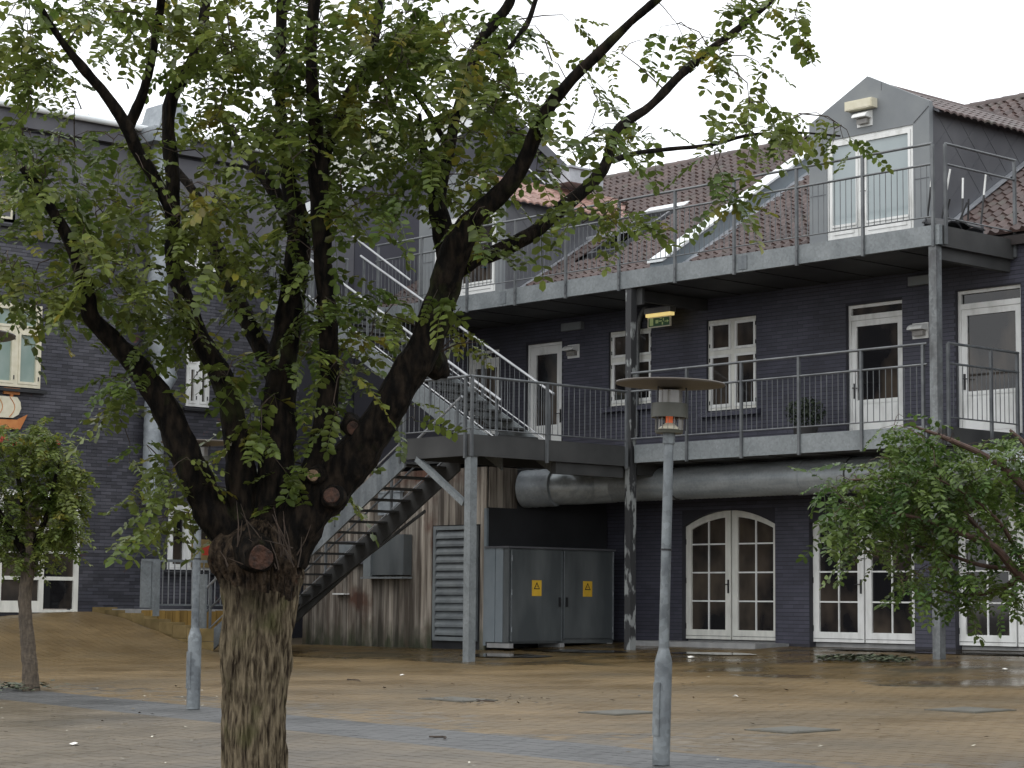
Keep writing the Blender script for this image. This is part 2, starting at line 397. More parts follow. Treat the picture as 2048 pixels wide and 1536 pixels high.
# holes in the facade: x0, x1, z0, z1
DOORS = [(-27.25, -25.03), (-24.26, -22.03), (-21.22, -19.0)]
holes = [(a, b, .80, 3.2) for a, b in DOORS]
holes += [(-23.42, -22.23, FL1, 6.62), (-21.15, -19.89, FL1, 6.64), (-31.51, -30.47, FL1, 6.61), (-26.65, -25.46, 5.0, 6.65), (-29.17, -28.05, 5.24, 6.66), (-33.3, -32.3, FL1, 6.6)]
def wall_cells(u0, u1, z0, z1, hs):
    us = sorted({u0, u1} | {a for h in hs for a in h[:2] if u0 < a < u1}); zs = sorted({z0, z1} | {a for h in hs for a in h[2:] if z0 < a < z1})
    for i in range(len(us)-1):
        run = None
        for j in range(len(zs)-1):
            cu, cz = (us[i]+us[i+1])/2, (zs[j]+zs[j+1])/2
            if any(h[0] < cu < h[1] and h[2] < cz < h[3] for h in hs):
                if run is not None: yield us[i], us[i+1], run, zs[j]; run = None
            elif run is None: run = zs[j]
        if run is not None: yield us[i], us[i+1], run, z1
wb = MB()
for a, b, c, d in wall_cells(-37, 5, .3, 7.5, holes): wb.box(a, b, WY, WY+.35, c, d)
for a, b in DOORS:              # masonry filling the corners above the arches
    n = 12; cx = (a+b)/2; hw = (b-a)/2; rise = .27; zs = 2.93
    arc = [(cx - hw + 2*hw*i/n) for i in range(n+1)]
    az = lambda x: zs + rise*(1 - ((x-cx)/hw)**2)
    for i in range(n):
        wb.prism([(arc[i], WY+.001, az(arc[i])), (arc[i+1], WY+.001, az(arc[i+1])), (arc[i+1], WY+.001, 3.2), (arc[i], WY+.001, 3.2)], (0, .34, 0))
wb.build('wall', 'wall_mortar', RB)
def in_holes(u0, u1, z0, z1, hs): return any(u1 > h[0] and u0 < h[1] and z1 > h[2] and z0 < h[3] for h in hs)
def brick_field(parent, axis, plane, out, u0, u1, z0, z1, hs, matname, nparts, focus, pr0=.004):
    """bricks standing proud of the mortar; the nparts nearest focus are objects of their own"""
    bl, bh, j, jv = .232, .056, .0115, .005; L = []
    nz = int((z1-z0)/(bh+j)); 
    for r in range(nz):
        z = z0 + r*(bh+j); u = u0 - (r % 2)*(bl+jv)/2
        while u < u1:
            a, b = max(u, u0), min(u+bl, u1); k = True
            for h in hs:
                if z+bh > h[2] and z < h[3] and b > h[0] and a < h[1]:
                    if a < h[0] - .05: b = h[0] - .004
                    elif b > h[1] + .05: a = h[1] + .004
                    else: k = False
            if k and b - a > .03: L.append((a, b, z, z+bh))
            u += bl + jv
    L.sort(key=lambda q: abs((q[0]+q[1])/2-focus[0]) + abs(q[2]-focus[1]))
    def lohi(q, pr):
        if axis == 'x': return ((q[0], min(plane, plane+out*pr) - (.02 if out > 0 else 0), q[2]), (q[1], max(plane, plane+out*pr) + (.02 if out < 0 else 0), q[3]))
        return ((min(plane, plane+out*pr) - (.02 if out > 0 else 0), q[0], q[2]), (max(plane, plane+out*pr) + (.02 if out < 0 else 0), q[1], q[3]))
    full = [q for q in L if q[1]-q[0] > bl-.002]; parts = full[:nparts]; ps = set(parts)
    rest = [q for q in L if q not in ps]
    lo, hi = zip(*[lohi(q, pr0*(1 + 1.3*random.random())) for q in rest])
    V, F = boxes_np(lo, hi)
    link_stuff('bricks', np_mesh('bricks', V, F[np.arange(len(F)) % 6 != 5], matname), parent)
    b = MB().box(*((-bl/2, bl/2, -.02, .02) if axis == 'x' else (-.02, .02, -bl/2, bl/2)), -bh/2, bh/2).mesh('brick', MT[matname])
    for q in parts:
        cu, cz = (q[0]+q[1])/2, (q[2]+q[3])/2; pr = plane + out*(pr0*(1 + 1.3*random.random()) - .02)
        piece('brick', b, parent, (cu, pr, cz) if axis == 'x' else (pr, cu, cz))
archholes = [(a, b, .8, 3.22) for a, b in DOORS]
brick_field(RB, 'x', WY, -1, -33.5, -13.5, .86, 7.3, holes[3:] + archholes, 'brick', 150, (-24.6, 5.8), .0022)

# --- doors and windows of the facade
def rect_frame(b, x0, x1, z0, z1, y0, y1, w, wb_=None, wt=None):
    wb_ = w if wb_ is None else wb_; wt = w if wt is None else wt
    b.box(x0, x0+w, y0, y1, z0, z1); b.box(x1-w, x1, y0, y1, z0, z1)
    if wb_: b.box(x0+w, x1-w, y0, y1, z0, z0+wb_)
    if wt: b.box(x0+w, x1-w, y0, y1, z1-wt, z1)
def quadpane(x0, x1, z0, z1, y): return MB().box(x0, x1, y, y+.012, z0, z1)
for di, (a, b_) in enumerate(DOORS):
    cx = (a+b_)/2; hw = (b_-a)/2; z0 = .90; rise = .27; zs = 2.93
    az = lambda x, k=0.0: zs + rise*(1 - ((x-cx)/hw)**2) - k
    for s in (-1, 1):
        x0, x1 = (a, cx-.018) if s < 0 else (cx+.018, b_)
        st = .13; y0, y1 = WY+.10, WY+.16
        dr = MB()
        dr.prism([(x0, y0, z0), (x0+st, y0, z0), (x0+st, y0, az(x0+st)), (x0, y0, az(x0)-.005)], (0, .06, 0))
        dr.prism([(x1-st, y0, z0), (x1, y0, z0), (x1, y0, az(x1)-.005), (x1-st, y0, az(x1-st))], (0, .06, 0))
        dr.box(x0+st, x1-st, y0, y1, z0, z0+.17)
        n = 6
        for i in range(n):
            p, q = x0+st+(x1-x0-2*st)*i/n, x0+st+(x1-x0-2*st)*(i+1)/n
            dr.prism([(p, y0, az(p, .12)), (q, y0, az(q, .12)), (q, y0, az(q)), (p, y0, az(p))], (0, .06, 0))
        d_ = dr.build('arched_door', 'white_shade' if di == 0 else 'white', RB)
        mid = (x0+x1)/2; mu = MB(); ws = .026
        mu.box(mid-ws/2, mid+ws/2, y0+.012, y1-.012, z0+.17, az(mid, .11))
        for z in (1.58, 2.09, 2.60):
            mu.box(x0+st, mid-ws/2, y0+.014, y1-.014, z-ws/2, z+ws/2); mu.box(mid+ws/2, x1-st, y0+.014, y1-.014, z-ws/2, z+ws/2)
        mu.build('glazing_bars', 'white', d_)
        for (p, q) in ((x0+st, mid-ws/2), (mid+ws/2, x1-st)):
            for (zl, zh) in ((z0+.17, 1.567), (1.593, 2.077), (2.103, 2.587), (2.613, None)):
                if zh: quadpane(p, q, zl, zh, y0+.035).build('pane', 'glass', d_)
                else:
                    MB().prism([(p, y0+.035, zl), (q, y0+.035, zl), (q, y0+.035, az(q, .11)), ((p+q)/2, y0+.035, az((p+q)/2, .11)), (p, y0+.035, az(p, .11))], (0, .012, 0)).build('pane', 'glass', d_)
        MB().box(x0+.01, x1-.01, y0-.006, y0, z0+.055, z0+.062).build('bottom_groove', 'bulkhead', d_)
        if s < 0:
            hx = x1-.055
            MB().box(hx-.018, hx+.018, y0-.012, y0, 1.72, 1.96).tube([(hx, y0-.012, 1.88), (hx, y0-.05, 1.88), (hx-.10, y0-.05, 1.87)], .009, 6).build('handle', 'iron', d_)
        hxx = x0 if s < 0 else x1
        for z in (1.08, 1.9, 2.6): MB().box(hxx-.012, hxx+.012, y0-.02, y0, z, z+.10).build('hinge', 'iron', d_)
    fr = MB(); n = 14                                   # dark arched frame round the leaves
    MB().box(a+.002, b_-.002, WY+.161, WY+.3, .8, .885).build('door_sill', 'concrete', RB)
    MB().box(a, b_, WY+.20, WY+.21, .885, 3.2).build('door_backing', 'bulkhead', RB)

def glazed_door(x0, x1, z0, ztr, zt, sash_w=.10, panel=.72, handle_left=True, transom=True):
    y0 = WY+.07
    fr = MB(); rect_frame(fr, x0, x1, z0, zt, y0, y0+.09, .055, 0)
    if transom: fr.box(x0+.055, x1-.055, y0, y0+.09, ztr-.045, ztr+.045)
    d = fr.build('door', 'white', RB)
    if transom: quadpane(x0+.055, x1-.055, ztr+.045, zt-.055, y0+.05).build('pane', 'glass', d)
    a, b = x0+.06, x1-.06; top = (ztr-.05) if transom else zt-.06
    lf = MB(); rect_frame(lf, a, b, z0+.02, top, y0+.012, y0+.07, sash_w, panel, sash_w)
    lf.build('door_leaf', 'white', d)
    quadpane(a+sash_w, b-sash_w, z0+.02+panel, top-sash_w, y0+.045).build('pane', 'glass', d)
    lp = MB(); lp.box(a+sash_w+.02, b-sash_w-.02, y0+.002, y0+.011, z0+panel-.05, z0+panel-.015)
    lp.box(a+sash_w+.02, b-sash_w-.02, y0+.004, y0+.011, z0+.10, z0+panel-.09)
    lp.build('panel_moulding', 'white', d)
    hx = a+.05 if handle_left else b-.05
    MB().box(hx-.018, hx+.018, y0-.002, y0+.012, 5.02, 5.28).tube([(hx, y0-.002, 5.2), (hx, y0-.045, 5.2), (hx+(.1 if handle_left else -.1), y0-.045, 5.19)], .01, 6).build('handle', 'iron', d)
    MB().box(x0, x1, WY+.3, WY+.31, z0, zt).build('room_backing', 'bulkhead', d)
    return d
glazed_door(-23.42, -22.23, FL1, 6.40, 6.62)
glazed_door(-21.15, -19.89, FL1, 6.38, 6.64)
glazed_door(-31.51, -30.47, FL1, 6.40, 6.61, sash_w=.16, transom=False, handle_left=False)
glazed_door(-33.3, -32.3, FL1, 6.40, 6.6)
def casement(x0, x1, z0, z1, zt):
    y0 = WY+.05; fr = MB(); rect_frame(fr, x0, x1, z0, z1, y0, y0+.10, .05)
    mid = (x0+x1)/2
    fr.box(x0+.05, x1-.05, y0, y0+.1, zt-.04, zt+.04); fr.box(mid-.045, mid+.045, y0+.003, y0+.097, z0+.05, z1-.05)
    wdw = fr.build('window', 'white_shade', RB)
    for (a, b) in ((x0+.05, mid-.045), (mid+.045, x1-.05)):
        for (c, d) in ((z0+.05, zt-.04), (zt+.04, z1-.05)):
            sf = MB(); rect_frame(sf, a+.004, b-.004, c+.004, d-.004, y0-.012, y0+.05, .045, .06 if c < zt-.5 else .045); sf.build('sash', 'white', wdw)
            quadpane(a+.049, b-.049, c+.05, d-.049, y0+.02).build('pane', 'glass', wdw)
            for z in (c+.06, d-.12): MB().box(a-.016 if a < mid-.1 else b+.002, a-.002 if a < mid-.1 else b+.016, y0-.022, y0-.001, z, z+.07).build('hinge', 'iron', wdw)
    MB().prism([(x0-.12, WY-.13, z0-.12), (x0-.12, WY-.13, z0-.05), (x0-.12, WY+.05, z0-.004), (x0-.12, WY+.05, z0-.12)], (x1-x0+.24, 0, 0)).build('window_sill', 'brick', wdw)
casement(-26.65, -25.46, 5.0, 6.65, 6.05)
casement(-29.17, -28.05, 5.24, 6.66, 6.12)

# --- roof
def catmull_v(P, n):
    out = []; m = len(P)
    for i in range(m-1):
        a, b, c, d = P[max(i-1, 0)], P[i], P[i+1], P[min(i+2, m-1)]
        for k in range(n):
            t = k/n; out.append((b*2 + (c-a)*t + (a*2-b*5+c*4-d)*t*t + (b*3-a-c*3+d)*t**3)*.5)
    return out + [P[-1]]
RT = .62; RZ0 = 7.53; RIDGE_Y = 35.1
def roofz(y): return RZ0 + RT*(y-WY)
rf = MB().prism([(-37, WY-.12, roofz(WY-.12)-.06), (-37, RIDGE_Y, roofz(RIDGE_Y)-.06), (-37, 2*RIDGE_Y-WY+.1, roofz(WY-.1)-.06), (-37, 2*RIDGE_Y-WY+.1, roofz(WY-.1)-.2), (-37, RIDGE_Y, roofz(RIDGE_Y)-.25), (-37, WY-.12, roofz(WY-.12)-.2)], (42, 0, 0))
roof = rf.build('roof', 'roof_under', RB)
PW0, PW1 = -28.0, -27.65        # party wall
D1 = (-24.2, -21.62, 9.82, 10.45)   # dormer x0,x1,eave z,ridge z
D2 = (-34.85, -32.23, 9.74, 10.4)
SK = (-31.4, -30.55, 30.5, 32.3)
def tile_mesh(matn):
    # one interlocking pantile: S profile across (x), slopes along y', lip at the lower edge
    b = MB(); W_, L_ = .205, .31; prof = []
    for i in range(9):
        t = i/8; h = .050*math.sin(math.pi*min(t/.55, 1))**1.1 if t < .55 else -.012*math.sin(math.pi*(t-.55)/.45)
        prof.append((t*W_ - W_/2, h))
    ca, sa = math.cos(math.atan(RT)), math.sin(math.atan(RT))
    vs = []
    for (l, lift) in ((-.03, .0), (-.03, .040), (L_-.03, .008)):
        for (x, h) in prof:
            hh = (h + lift) if lift else -.004
            vs.append((x, l*ca - hh*sa, l*sa + hh*ca))
    fs = [(r*9+i, r*9+i+1, (r+1)*9+i+1, (r+1)*9+i) for r in range(2) for i in range(8)]
    return b.add(vs, fs).mesh('roof_tile', MT[matn], True)
tm = tile_mesh('tile')
tiles = []
course = .255*math.cos(math.atan(RT))
r = 0; y = WY - .10
while y < RIDGE_Y - .15:
    x = -36.9 + .01*random.random()
    while x < -16.0:
        ok = not (PW0-.16 < x < PW1+.16)
        for (a, b, ez, rz) in (D1, D2):
            # inside the dormer's footprint where its body stands above the roof
            if a-.16 < x < b+.14:
                hgt = min(ez + (rz-ez)*(1 - abs(x-(a+b)/2)/((b-a)/2)), rz)
                if roofz(y) < hgt + .05: ok = False
        if SK[0]-.2 < x < SK[1]+.2 and SK[2]-.35 < y < SK[3]+.05: ok = False
        if ok: tiles.append((x, y))
        x += .205
    y += course; r += 1
def tile_key(q):
    p = Vector((q[0], q[1], roofz(q[1]))) - EYEP; xr = (q[0]*math.cos(YAW) + q[1]*math.sin(YAW))/p.dot(FWD)
    return p.length + (0 if abs(xr) < .24 else 100) + (30 if q[0] < -29.5 else 0)
tiles.sort(key=tile_key)
for (x, y) in tiles[:300]:
    piece('roof_tile', tm, roof, (x + random.uniform(-.006, .006), y + random.uniform(-.008, .008), roofz(y) + random.uniform(-.004, .006)), (random.uniform(-.012, .012), random.uniform(-.012, .012), random.uniform(-.015, .015)))
tv = np.array([tuple(v.co) for v in tm.vertices]); tf = np.array([tuple(p.vertices) for p in tm.polygons])
rest = np.array([(x, y, roofz(y)) for x, y in tiles[300:]]) + RS.uniform(-.006, .006, (len(tiles)-300, 3))
me = np_mesh('roof_tiles', (rest[:, None] + tv[None]).reshape(-1, 3), (tf[None] + len(tv)*np.arange(len(rest))[:, None, None]).reshape(-1, 4), 'tile'); me.shade_smooth(); me.set_sharp_from_angle(angle=R(50))
o = link_stuff('roof_tiles', me, roof)
rdm = MB().add([], [])
n = 8
vs = [(xx, .15*rr*math.cos(math.pi*i/n), .13*rr*math.sin(math.pi*i/n)) for xx, rr in ((-.21, 1.0), (.21, .9)) for i in range(n+1)]
rdm.add(vs, [(i, i+1, n+1+i+1, n+1+i) for i in range(n)] + [tuple(range(n, -1, -1))])
ridge_me = rdm.mesh('ridge_tile', MT['tile'], True)
x = -36.8
while x < -17:
    piece('ridge_tile', ridge_me, roof, (x, RIDGE_Y, roofz(RIDGE_Y)-.03)); x += .38
# party wall with its white coping and lead flashing
up_ = .40
pw = MB(); ya, yb = WY-.10, RIDGE_Y
pw.prism([(PW0+.01, ya, roofz(ya)-.1), (PW0+.01, ya, roofz(ya)+up_), (PW0+.01, yb, roofz(yb)+up_), (PW0+.01, yb, roofz(yb)-.1)], (PW1-PW0-.02, 0, 0))
pwo = pw.build('party_wall', 'cabinet_side', RB)
nseg = 6
for i in range(nseg):
    p, q = ya-.04+(yb-ya)*i/nseg, ya-.04+(yb-ya)*(i+1)/nseg-.008
    MB().prism([(PW0-.03, p, roofz(p)+up_+.002), (PW0-.03, p, roofz(p)+up_+.05), (PW0-.03, q, roofz(q)+up_+.05), (PW0-.03, q, roofz(q)+up_+.002)], (PW1-PW0+.06, 0, 0)).build('coping', 'coping', pwo)
fl = MB(); random.seed(3)
for i in range(22):
    p, q = ya+(yb-ya)*i/22, ya+(yb-ya)*(i+1)/22; k = random.uniform(.12, .18)
    fl.prism([(PW1-.008, p, roofz(p)+.07), (PW1+k, p, roofz(p)+.055+.01*random.random()), (PW1+k, q, roofz(q)+.06), (PW1-.008, q, roofz(q)+.075)], (0, 0, .02))
fl.build('flashing', 'flash', pwo)
# dormers
def dormer(D, tile_m, door_x, front_m, glassm, left_flash=True):
    a, b, ez, rz = D; cx = (a+b)/2; yf = WY-.02; ybk = WY + (rz-RZ0)/RT
    yb_e = WY + (ez-RZ0)/RT
    dz0 = 7.30
    d0, d1, dzt = door_x
    fb = MB(); dp = .10
    fb.prism([(a, yf, dz0), (d0, yf, dz0), (d0, yf, ez+.12*0), (a, yf, ez)], (0, dp, 0))
    fb.prism([(d1, yf, dz0), (b, yf, dz0), (b, yf, ez), (d1, yf, ez)], (0, dp, 0))
    fb.box(d0, d1, yf, yf+dp, dzt, ez)
    fb.prism([(a, yf, ez), (b, yf, ez), (b, yf, ez+.07), (cx, yf, rz+.08), (a, yf, ez+.07)], (0, dp, 0))
    dm = fb.build('dormer', front_m, RB)
    tr = MB()                                        # sheet joints on the front
    tr.bar((b-.01, yf-.004, ez-.02), (d1+.02, yf-.004, dzt+.02), .012, .012); tr.bar((a+.3, yf-.004, ez-.05), (d0, yf-.004, dzt+.02), .012, .012)
    tr.bar((cx+.30, yf-.003, rz-.22), (cx+.30, yf-.003, rz-.08), .006, .006)
    tr.bar((a+.02, yf-.004, 8.6), (d0-.02, yf-.004, 8.6), .008, .008); tr.bar((d1+.02, yf-.004, 8.6), (b-.02, yf-.004, 8.6), .008, .008)
    tr.build('panel_joints', 'zinc', dm)
    for xx, s in ((b, -1), (a, 1)):
        ck = MB(); ck.prism([(xx, yf+dp, 7.3), (xx, yf+dp, ez), (xx, yb_e+.1, ez), (xx, WY+.05, RZ0-.05)], (s*.06, 0, 0))
        ck.build('cheek', 'zinc', dm)
    for k in range(0, 8):                            # crossing diagonal joints of the sheet cladding on the cheek
        for s in (-1, 1):
            y0_ = yf + .15 + k*.62
            q = [(b+.003, y0_ + s*j*.07, ez-.06-j*.07) for j in range(26)]
            q = [e for e in q if yf+.12 < e[1] and e[2] > max(roofz(e[1])+.08, 7.4)]
            if len(q) > 4: MB().bar(q[0], q[-1], .010, .006, up=(1, 0, 0)).build('seam', 'zinc', dm)
    # roof: two slopes with corrugated tiles
    rs = MB(); ov = .12
    sl = (rz-ez)/((b-a)/2)
    for s in (-1, 1):
        ex = cx + s*((b-a)/2 + ov); e_z = ez - sl*ov
        y_s = yf+dp+.004; rs.prism([(cx, y_s, rz-.07), (ex, y_s, e_z-.07), (ex, y_s, e_z-.03), (cx, y_s, rz-.03)], (0, ybk-y_s, 0))
    rs.build('dormer_roof', 'zinc' if tile_m == 'tile' else 'flash', dm)
    W_ = .19; nt_ = int((ybk-yf-dp-.1)/W_); tb = MB()
    prof = [(t/6*W_, .04*math.sin(math.pi*t/6)) for t in range(7)]
    for k in range(nt_):
        y0_ = yf + dp + .02 + k*W_
        for s in (-1, 1):
            for rr in range(4):
                f0, f1 = rr/4, (rr+1)/4+.03
                xo, zo = cx+s*f0*((b-a)/2+ov+.05), rz - sl*f0*((b-a)/2+ov+.05); xi, zi = cx+s*f1*((b-a)/2+ov+.05), rz - sl*f1*((b-a)/2+ov+.05)
                if roofz(y0_) > zo+.05: continue
                vs = [(xo, y0_+py, zo-.03+pz) for py, pz in prof] + [(xi, y0_+py, zi-.012+pz) for py, pz in prof] + [(xi, y0_+py, zi-.045+pz*.85) for py, pz in prof]
                fs = [(i, i+1, 7+i+1, 7+i) if s < 0 else (i+1, i, 7+i, 7+i+1) for i in range(6)] + [(7+i, 7+i+1, 14+i+1, 14+i) for i in range(6)]
                if s > 0 and rr == 3: MB().add(vs, fs).build('eave_tile', tile_m, dm, True)
                else: tb.add(vs, fs)
    tb.build('dormer_tiles', tile_m, dm, True, 'stuff')
    MB().tube([(cx, yf+dp+.02, rz-.03), (cx, ybk-.1, rz-.03)], .07, 8).build('dormer_ridge', tile_m, dm, True)
    fl = MB()                                        # flashing where the cheek meets the main roof
    fl.prism([(b+.005, WY+.05, roofz(WY+.05)+.05), (b+.17, WY+.05, roofz(WY+.05)+.07), (b+.17, yb_e-.1, roofz(yb_e-.1)+.07), (b+.005, yb_e-.1, roofz(yb_e-.1)+.05)], (0, 0, .025))
    fl.build('flashing', 'flash', dm)
    # french window
    y0 = yf+.02; fr = MB(); rect_frame(fr, d0, d1, 7.42, dzt, y0, y0+.09, .06, .16)
    split = d0 + (d1-d0)*.40
    fr.box(split-.06, split+.06, y0, y0+.09, 7.58, dzt-.06)
    fw = fr.build('french_window', 'white', dm)
    fw2 = MB()
    for (p, q) in ((d0+.06, split-.06), (split+.06, d1-.06)):
        rect_frame(fw2, p+.004, q-.004, 7.585, dzt-.065, y0-.012, y0+.05, .05, .42, .06)
        fw2.box(p+.05, q-.05, y0-.03, y0-.013, 7.99, 8.03); fw2.box(p+.09, q-.09, y0-.024, y0-.0125, 7.86, 7.93)
    fw2.build('door_sash', 'white', dm)
    for (p, q) in ((d0+.06, split-.06), (split+.06, d1-.06)):
        quadpane(p+.054, q-.054, 8.005, dzt-.125, y0+.02).build('pane', glassm, dm)
    MB().tube([(split+.03, y0-.012, 8.55), (split+.03, y0-.06, 8.55), (split+.14, y0-.06, 8.54)], .009, 6).build('handle', 'iron', dm)
    MB().box(d0, d1, yf+.16, yf+.17, 7.4, dzt).build('room_backing', 'bulkhead', dm)
    return dm
dormer(D1, 'tile', (-23.81, -21.96, 9.54), 'front_panel', 'glass_blind')
dm2 = dormer(D2, 'tile_red', (-34.35, -32.42, 9.45), 'front_panel', 'glass')
MB().lathe((-32.75, WY-.03, 8.3), [(0, 0), (.07, .0)], 12).build('window_sticker', 'blue', dm2)
MB().prism([(-33.6, 31.4, 10.45), (-32.9, 31.4, 10.45), (-32.9, 31.4, 10.75), (-33.6, 31.4, 10.75)], (0, 1.0, 0)).box(-33.66, -32.84, 31.35, 32.45, 10.75, 10.79).build('zinc_box', 'flash', dm2)
# roof window, sash tipped open
sx0, sx1, sy0, sy1 = SK
rw = MB()
def roofp(x, y, h): n_ = Vector((0, -RT, 1)).normalized(); return Vector((x, y, roofz(y))) + n_*h
def slab(b, x0, x1, y0, y1, h0, h1): b.prism([roofp(x0, y0, h0), roofp(x1, y0, h0), roofp(x1, y1, h0), roofp(x0, y1, h0)], Vector((0, -RT, 1)).normalized()*(h1-h0))
for (p, q, s, t) in ((sx0, sx0+.08, sy0, sy1), (sx1-.08, sx1, sy0, sy1), (sx0+.08, sx1-.08, sy0, sy0+.08), (sx0+.08, sx1-.08, sy1-.08, sy1)): slab(rw, p, q, s, t, -.02, .10)
rwo = rw.build('roof_window', 'zinc', RB)
hole = MB(); slab(hole, sx0+.08, sx1-.08, sy0+.08, sy1-.08, -.03, -.01); hole.build('window_opening', 'bulkhead', rwo)
ym = (sy0+sy1)/2; ang = R(17)
def sashp(x, l, h):
    base = roofp(x, ym, .07); al = Vector((0, 1, RT)).normalized(); nn = Vector((0, -RT, 1)).normalized()
    al2 = al*math.cos(ang) - nn*math.sin(ang); nn2 = nn*math.cos(ang) + al*math.sin(ang)
    return base + al2*l + nn2*h
sh = MB(); hl = (sy1-sy0)/2*1.17-.06
for (p, q, s, t) in ((sx0+.05, sx0+.13, -hl, hl), (sx1-.13, sx1-.05, -hl, hl), (sx0+.13, sx1-.13, -hl, -hl+.08), (sx0+.13, sx1-.13, hl-.08, hl)):
    sh.prism([sashp(p, s, 0), sashp(q, s, 0), sashp(q, t, 0), sashp(p, t, 0)], sashp(0, 0, .05)-sashp(0, 0, 0))
sh.build('sash', 'flash', rwo)
MB().prism([sashp(sx0+.13, -hl+.08, .02), sashp(sx1-.13, -hl+.08, .02), sashp(sx1-.13, hl-.08, .02), sashp(sx0+.13, hl-.08, .02)], sashp(0, 0, .012)-sashp(0, 0, 0)).build('pane', 'glass_sky', rwo)
slabb = MB(); slab(slabb, sx0-.15, sx1+.15, sy1+.02, sy1+.2, .05, .09); slabb.build('window_flashing', 'coping', rwo)

# small fittings on the facade
def bulkhead_lamp(x, z, y, label):
    t = thing('wall_lamp', label, 'wall lamp', (x, y, z), 'white hooded wall lamps')
    MB().box(x-.16, x+.16, y-.02, y, z-.13, z+.13).build('back_plate', 'white', t)
    n = 8; hood = [(x-.15, y-.021 - .17*math.sin(math.pi/2*i/n), z+.11 - .10*(1-math.cos(math.pi/2*i/n))) for i in range(n+1)]
    MB().prism(hood + [(x-.15, y-.021, z+.0)], (.30, 0, 0)).build('hood', 'white', t)
    MB().box(x-.11, x+.11, y-.10, y-.021, z-.09, z-.002).build('lens', 'lamp_glass', t)
bulkhead_lamp(-22.96, 9.79, WY-.021, 'white hooded wall lamp under the cream block on the dormer gable')
bulkhead_lamp(-30.12, 6.37, WY-.01, 'white hooded wall lamp right of the half hidden door by the stairs')
bulkhead_lamp(-21.84, 6.05, WY-.01, 'white hooded wall lamp right of the white door beside the end post')
def light_block(x, z, y, label, m, w_=.56, h_=.13, d=.10):
    t = tag(MB().box(x-w_/2, x+w_/2, y-d, y, z-h_/2, z+h_/2).box(x-w_/2+.02, x+w_/2-.02, y-d-.006, y-d-.0005, z-h_/2+.015, z+h_/2-.015).build('light_box', m), label, 'light box', 'oblong boxes above the gallery doors')
    return t
light_block(-22.99, 10.03, WY-.02, 'cream oblong box on the dormer gable above the wall lamp', 'cream', .58, .16, .16)
light_block(-30.12, 6.85, WY, 'grey oblong box high on the wall over the lamp by the stairs', 'front_panel', .55, .15)
light_block(-21.78, 6.88, WY, 'grey oblong box high on the wall behind the end post', 'front_panel', .5, .15)
q = [at_y(a_, b_, WY-.07) for a_, b_ in ((1326, 598), (1300, 606), (1283, 628), (1276, 662), (1274, 760), (1272, 872))]
MB().tube(catmull_v(q, 5), .045, 10).build('downpipe', 'post', RB, True)
# lit exit sign hanging under the gallery
ex, ey, ez_ = -27.5, 28.55, 6.62
t = thing('exit_sign', 'lit green emergency exit sign hanging under the upper walkway', 'exit sign', (ex, ey, ez_+.32))
MB().box(ex-.33, ex+.33, ey-.07, ey+.09, ez_+.22, ez_+.32).build('housing', 'concrete', t)
MB().box(ex-.31, ex+.31, ey-.05, ey+.07, ez_+.16, ez_+.219).build('tube_cover', 'exit_lit', t)
MB().box(ex-.27, ex+.27, ey-.01, ey+.01, ez_-.02, ez_+.159).build('panel', 'exit_green', t)
fr = MB(); rect_frame(fr, ex-.29, ex+.29, ez_-.04, ez_+.158, ey-.016, ey+.016, .02); fr.build('panel_frame', 'cream', t)
pk = MB(); yy = ey-.0135
pk.box(ex-.24, ex-.15, yy, yy+.003, ez_+.0, ez_+.14)                 # doorway
for q in ((.05, .10, .115, .128), (.02, .10, .06, .08), (-.06, .01, .035, .095), (.13, .15, .07, .12), (.10, .13, .0, .05), (.17, .23, .05, .065)):
    pk.box(ex+q[0]-.03, ex+q[1]-.03, yy, yy+.003, ez_+q[2], ez_+q[3])
pk.prism([(ex+.20, yy, ez_+.03), (ex+.25, yy, ez_+.0575), (ex+.20, yy, ez_+.085)], (0, .003, 0))
pk.build('pictogram', 'exit_mark', t)

# ------------------------------------------------------------------ steel galleries
GY = 26.94
XR = -19.98
PST = [-20.06 - 1.367*i for i in range(11)]
def rail_run(t, p, q, z_top, z_mid, z_bot, posts, zfoot, rr=.022, mat_='rail', sp=.118, offset=None):
    """railing from p to q (x,y); posts at given parameter list (0..1)"""
    p, q = Vector((p[0], p[1], 0)), Vector((q[0], q[1], 0)); d = q-p; L = d.length
    MB().tube([p+Vector((0, 0, z_top)), q+Vector((0, 0, z_top))], rr, 8).build('handrail', mat_, t, True)
    if z_mid: MB().tube([p+Vector((0, 0, z_mid)), q+Vector((0, 0, z_mid))], rr*.85, 8).build('mid_rail', mat_, t, True)
    MB().tube([p+Vector((0, 0, z_bot)), q+Vector((0, 0, z_bot))], rr*.55, 6).build('bottom_rail', mat_, t, True)
    off = Vector(offset or (0, 0, 0))
    pl = sorted(posts)
    for s in pl:
        c = p + d*s + off
        MB().bar(c+Vector((0, 0, zfoot)), c+Vector((0, 0, z_top-.01)), .045, .045, up=(0, 1, 0)).build('railing_post', 'rail', t)
    zt = z_mid or z_top
    bm_ = MB().tube([(0, 0, z_bot), (0, 0, zt)], .007, 5).mesh('baluster', MT[mat_])
    ks = [0] + pl + [1]
    for a, b in zip(ks[:-1], ks[1:]):
        n = int(round((b-a)*L/sp))
        for i in range(1, n):
            c = p + d*(a+(b-a)*i/n); piece('baluster', bm_, t, c)
def soffit(t, x0, x1, z):
    for i in range(int((x1-x0)/.5)):
        MB().box(x0+i*.5+.01, x0+i*.5+.49, GY+.06, WY-.02, z-.02-.012*(i % 2), z).build('deck_panel', 'dark_steel', t)
XL = -33.8
U = thing('steel_walkway', 'upper galvanised walkway running below the dormers with a tall thin railing', 'walkway', (-27, GY, FL2), 'steel walkways along the brick building')
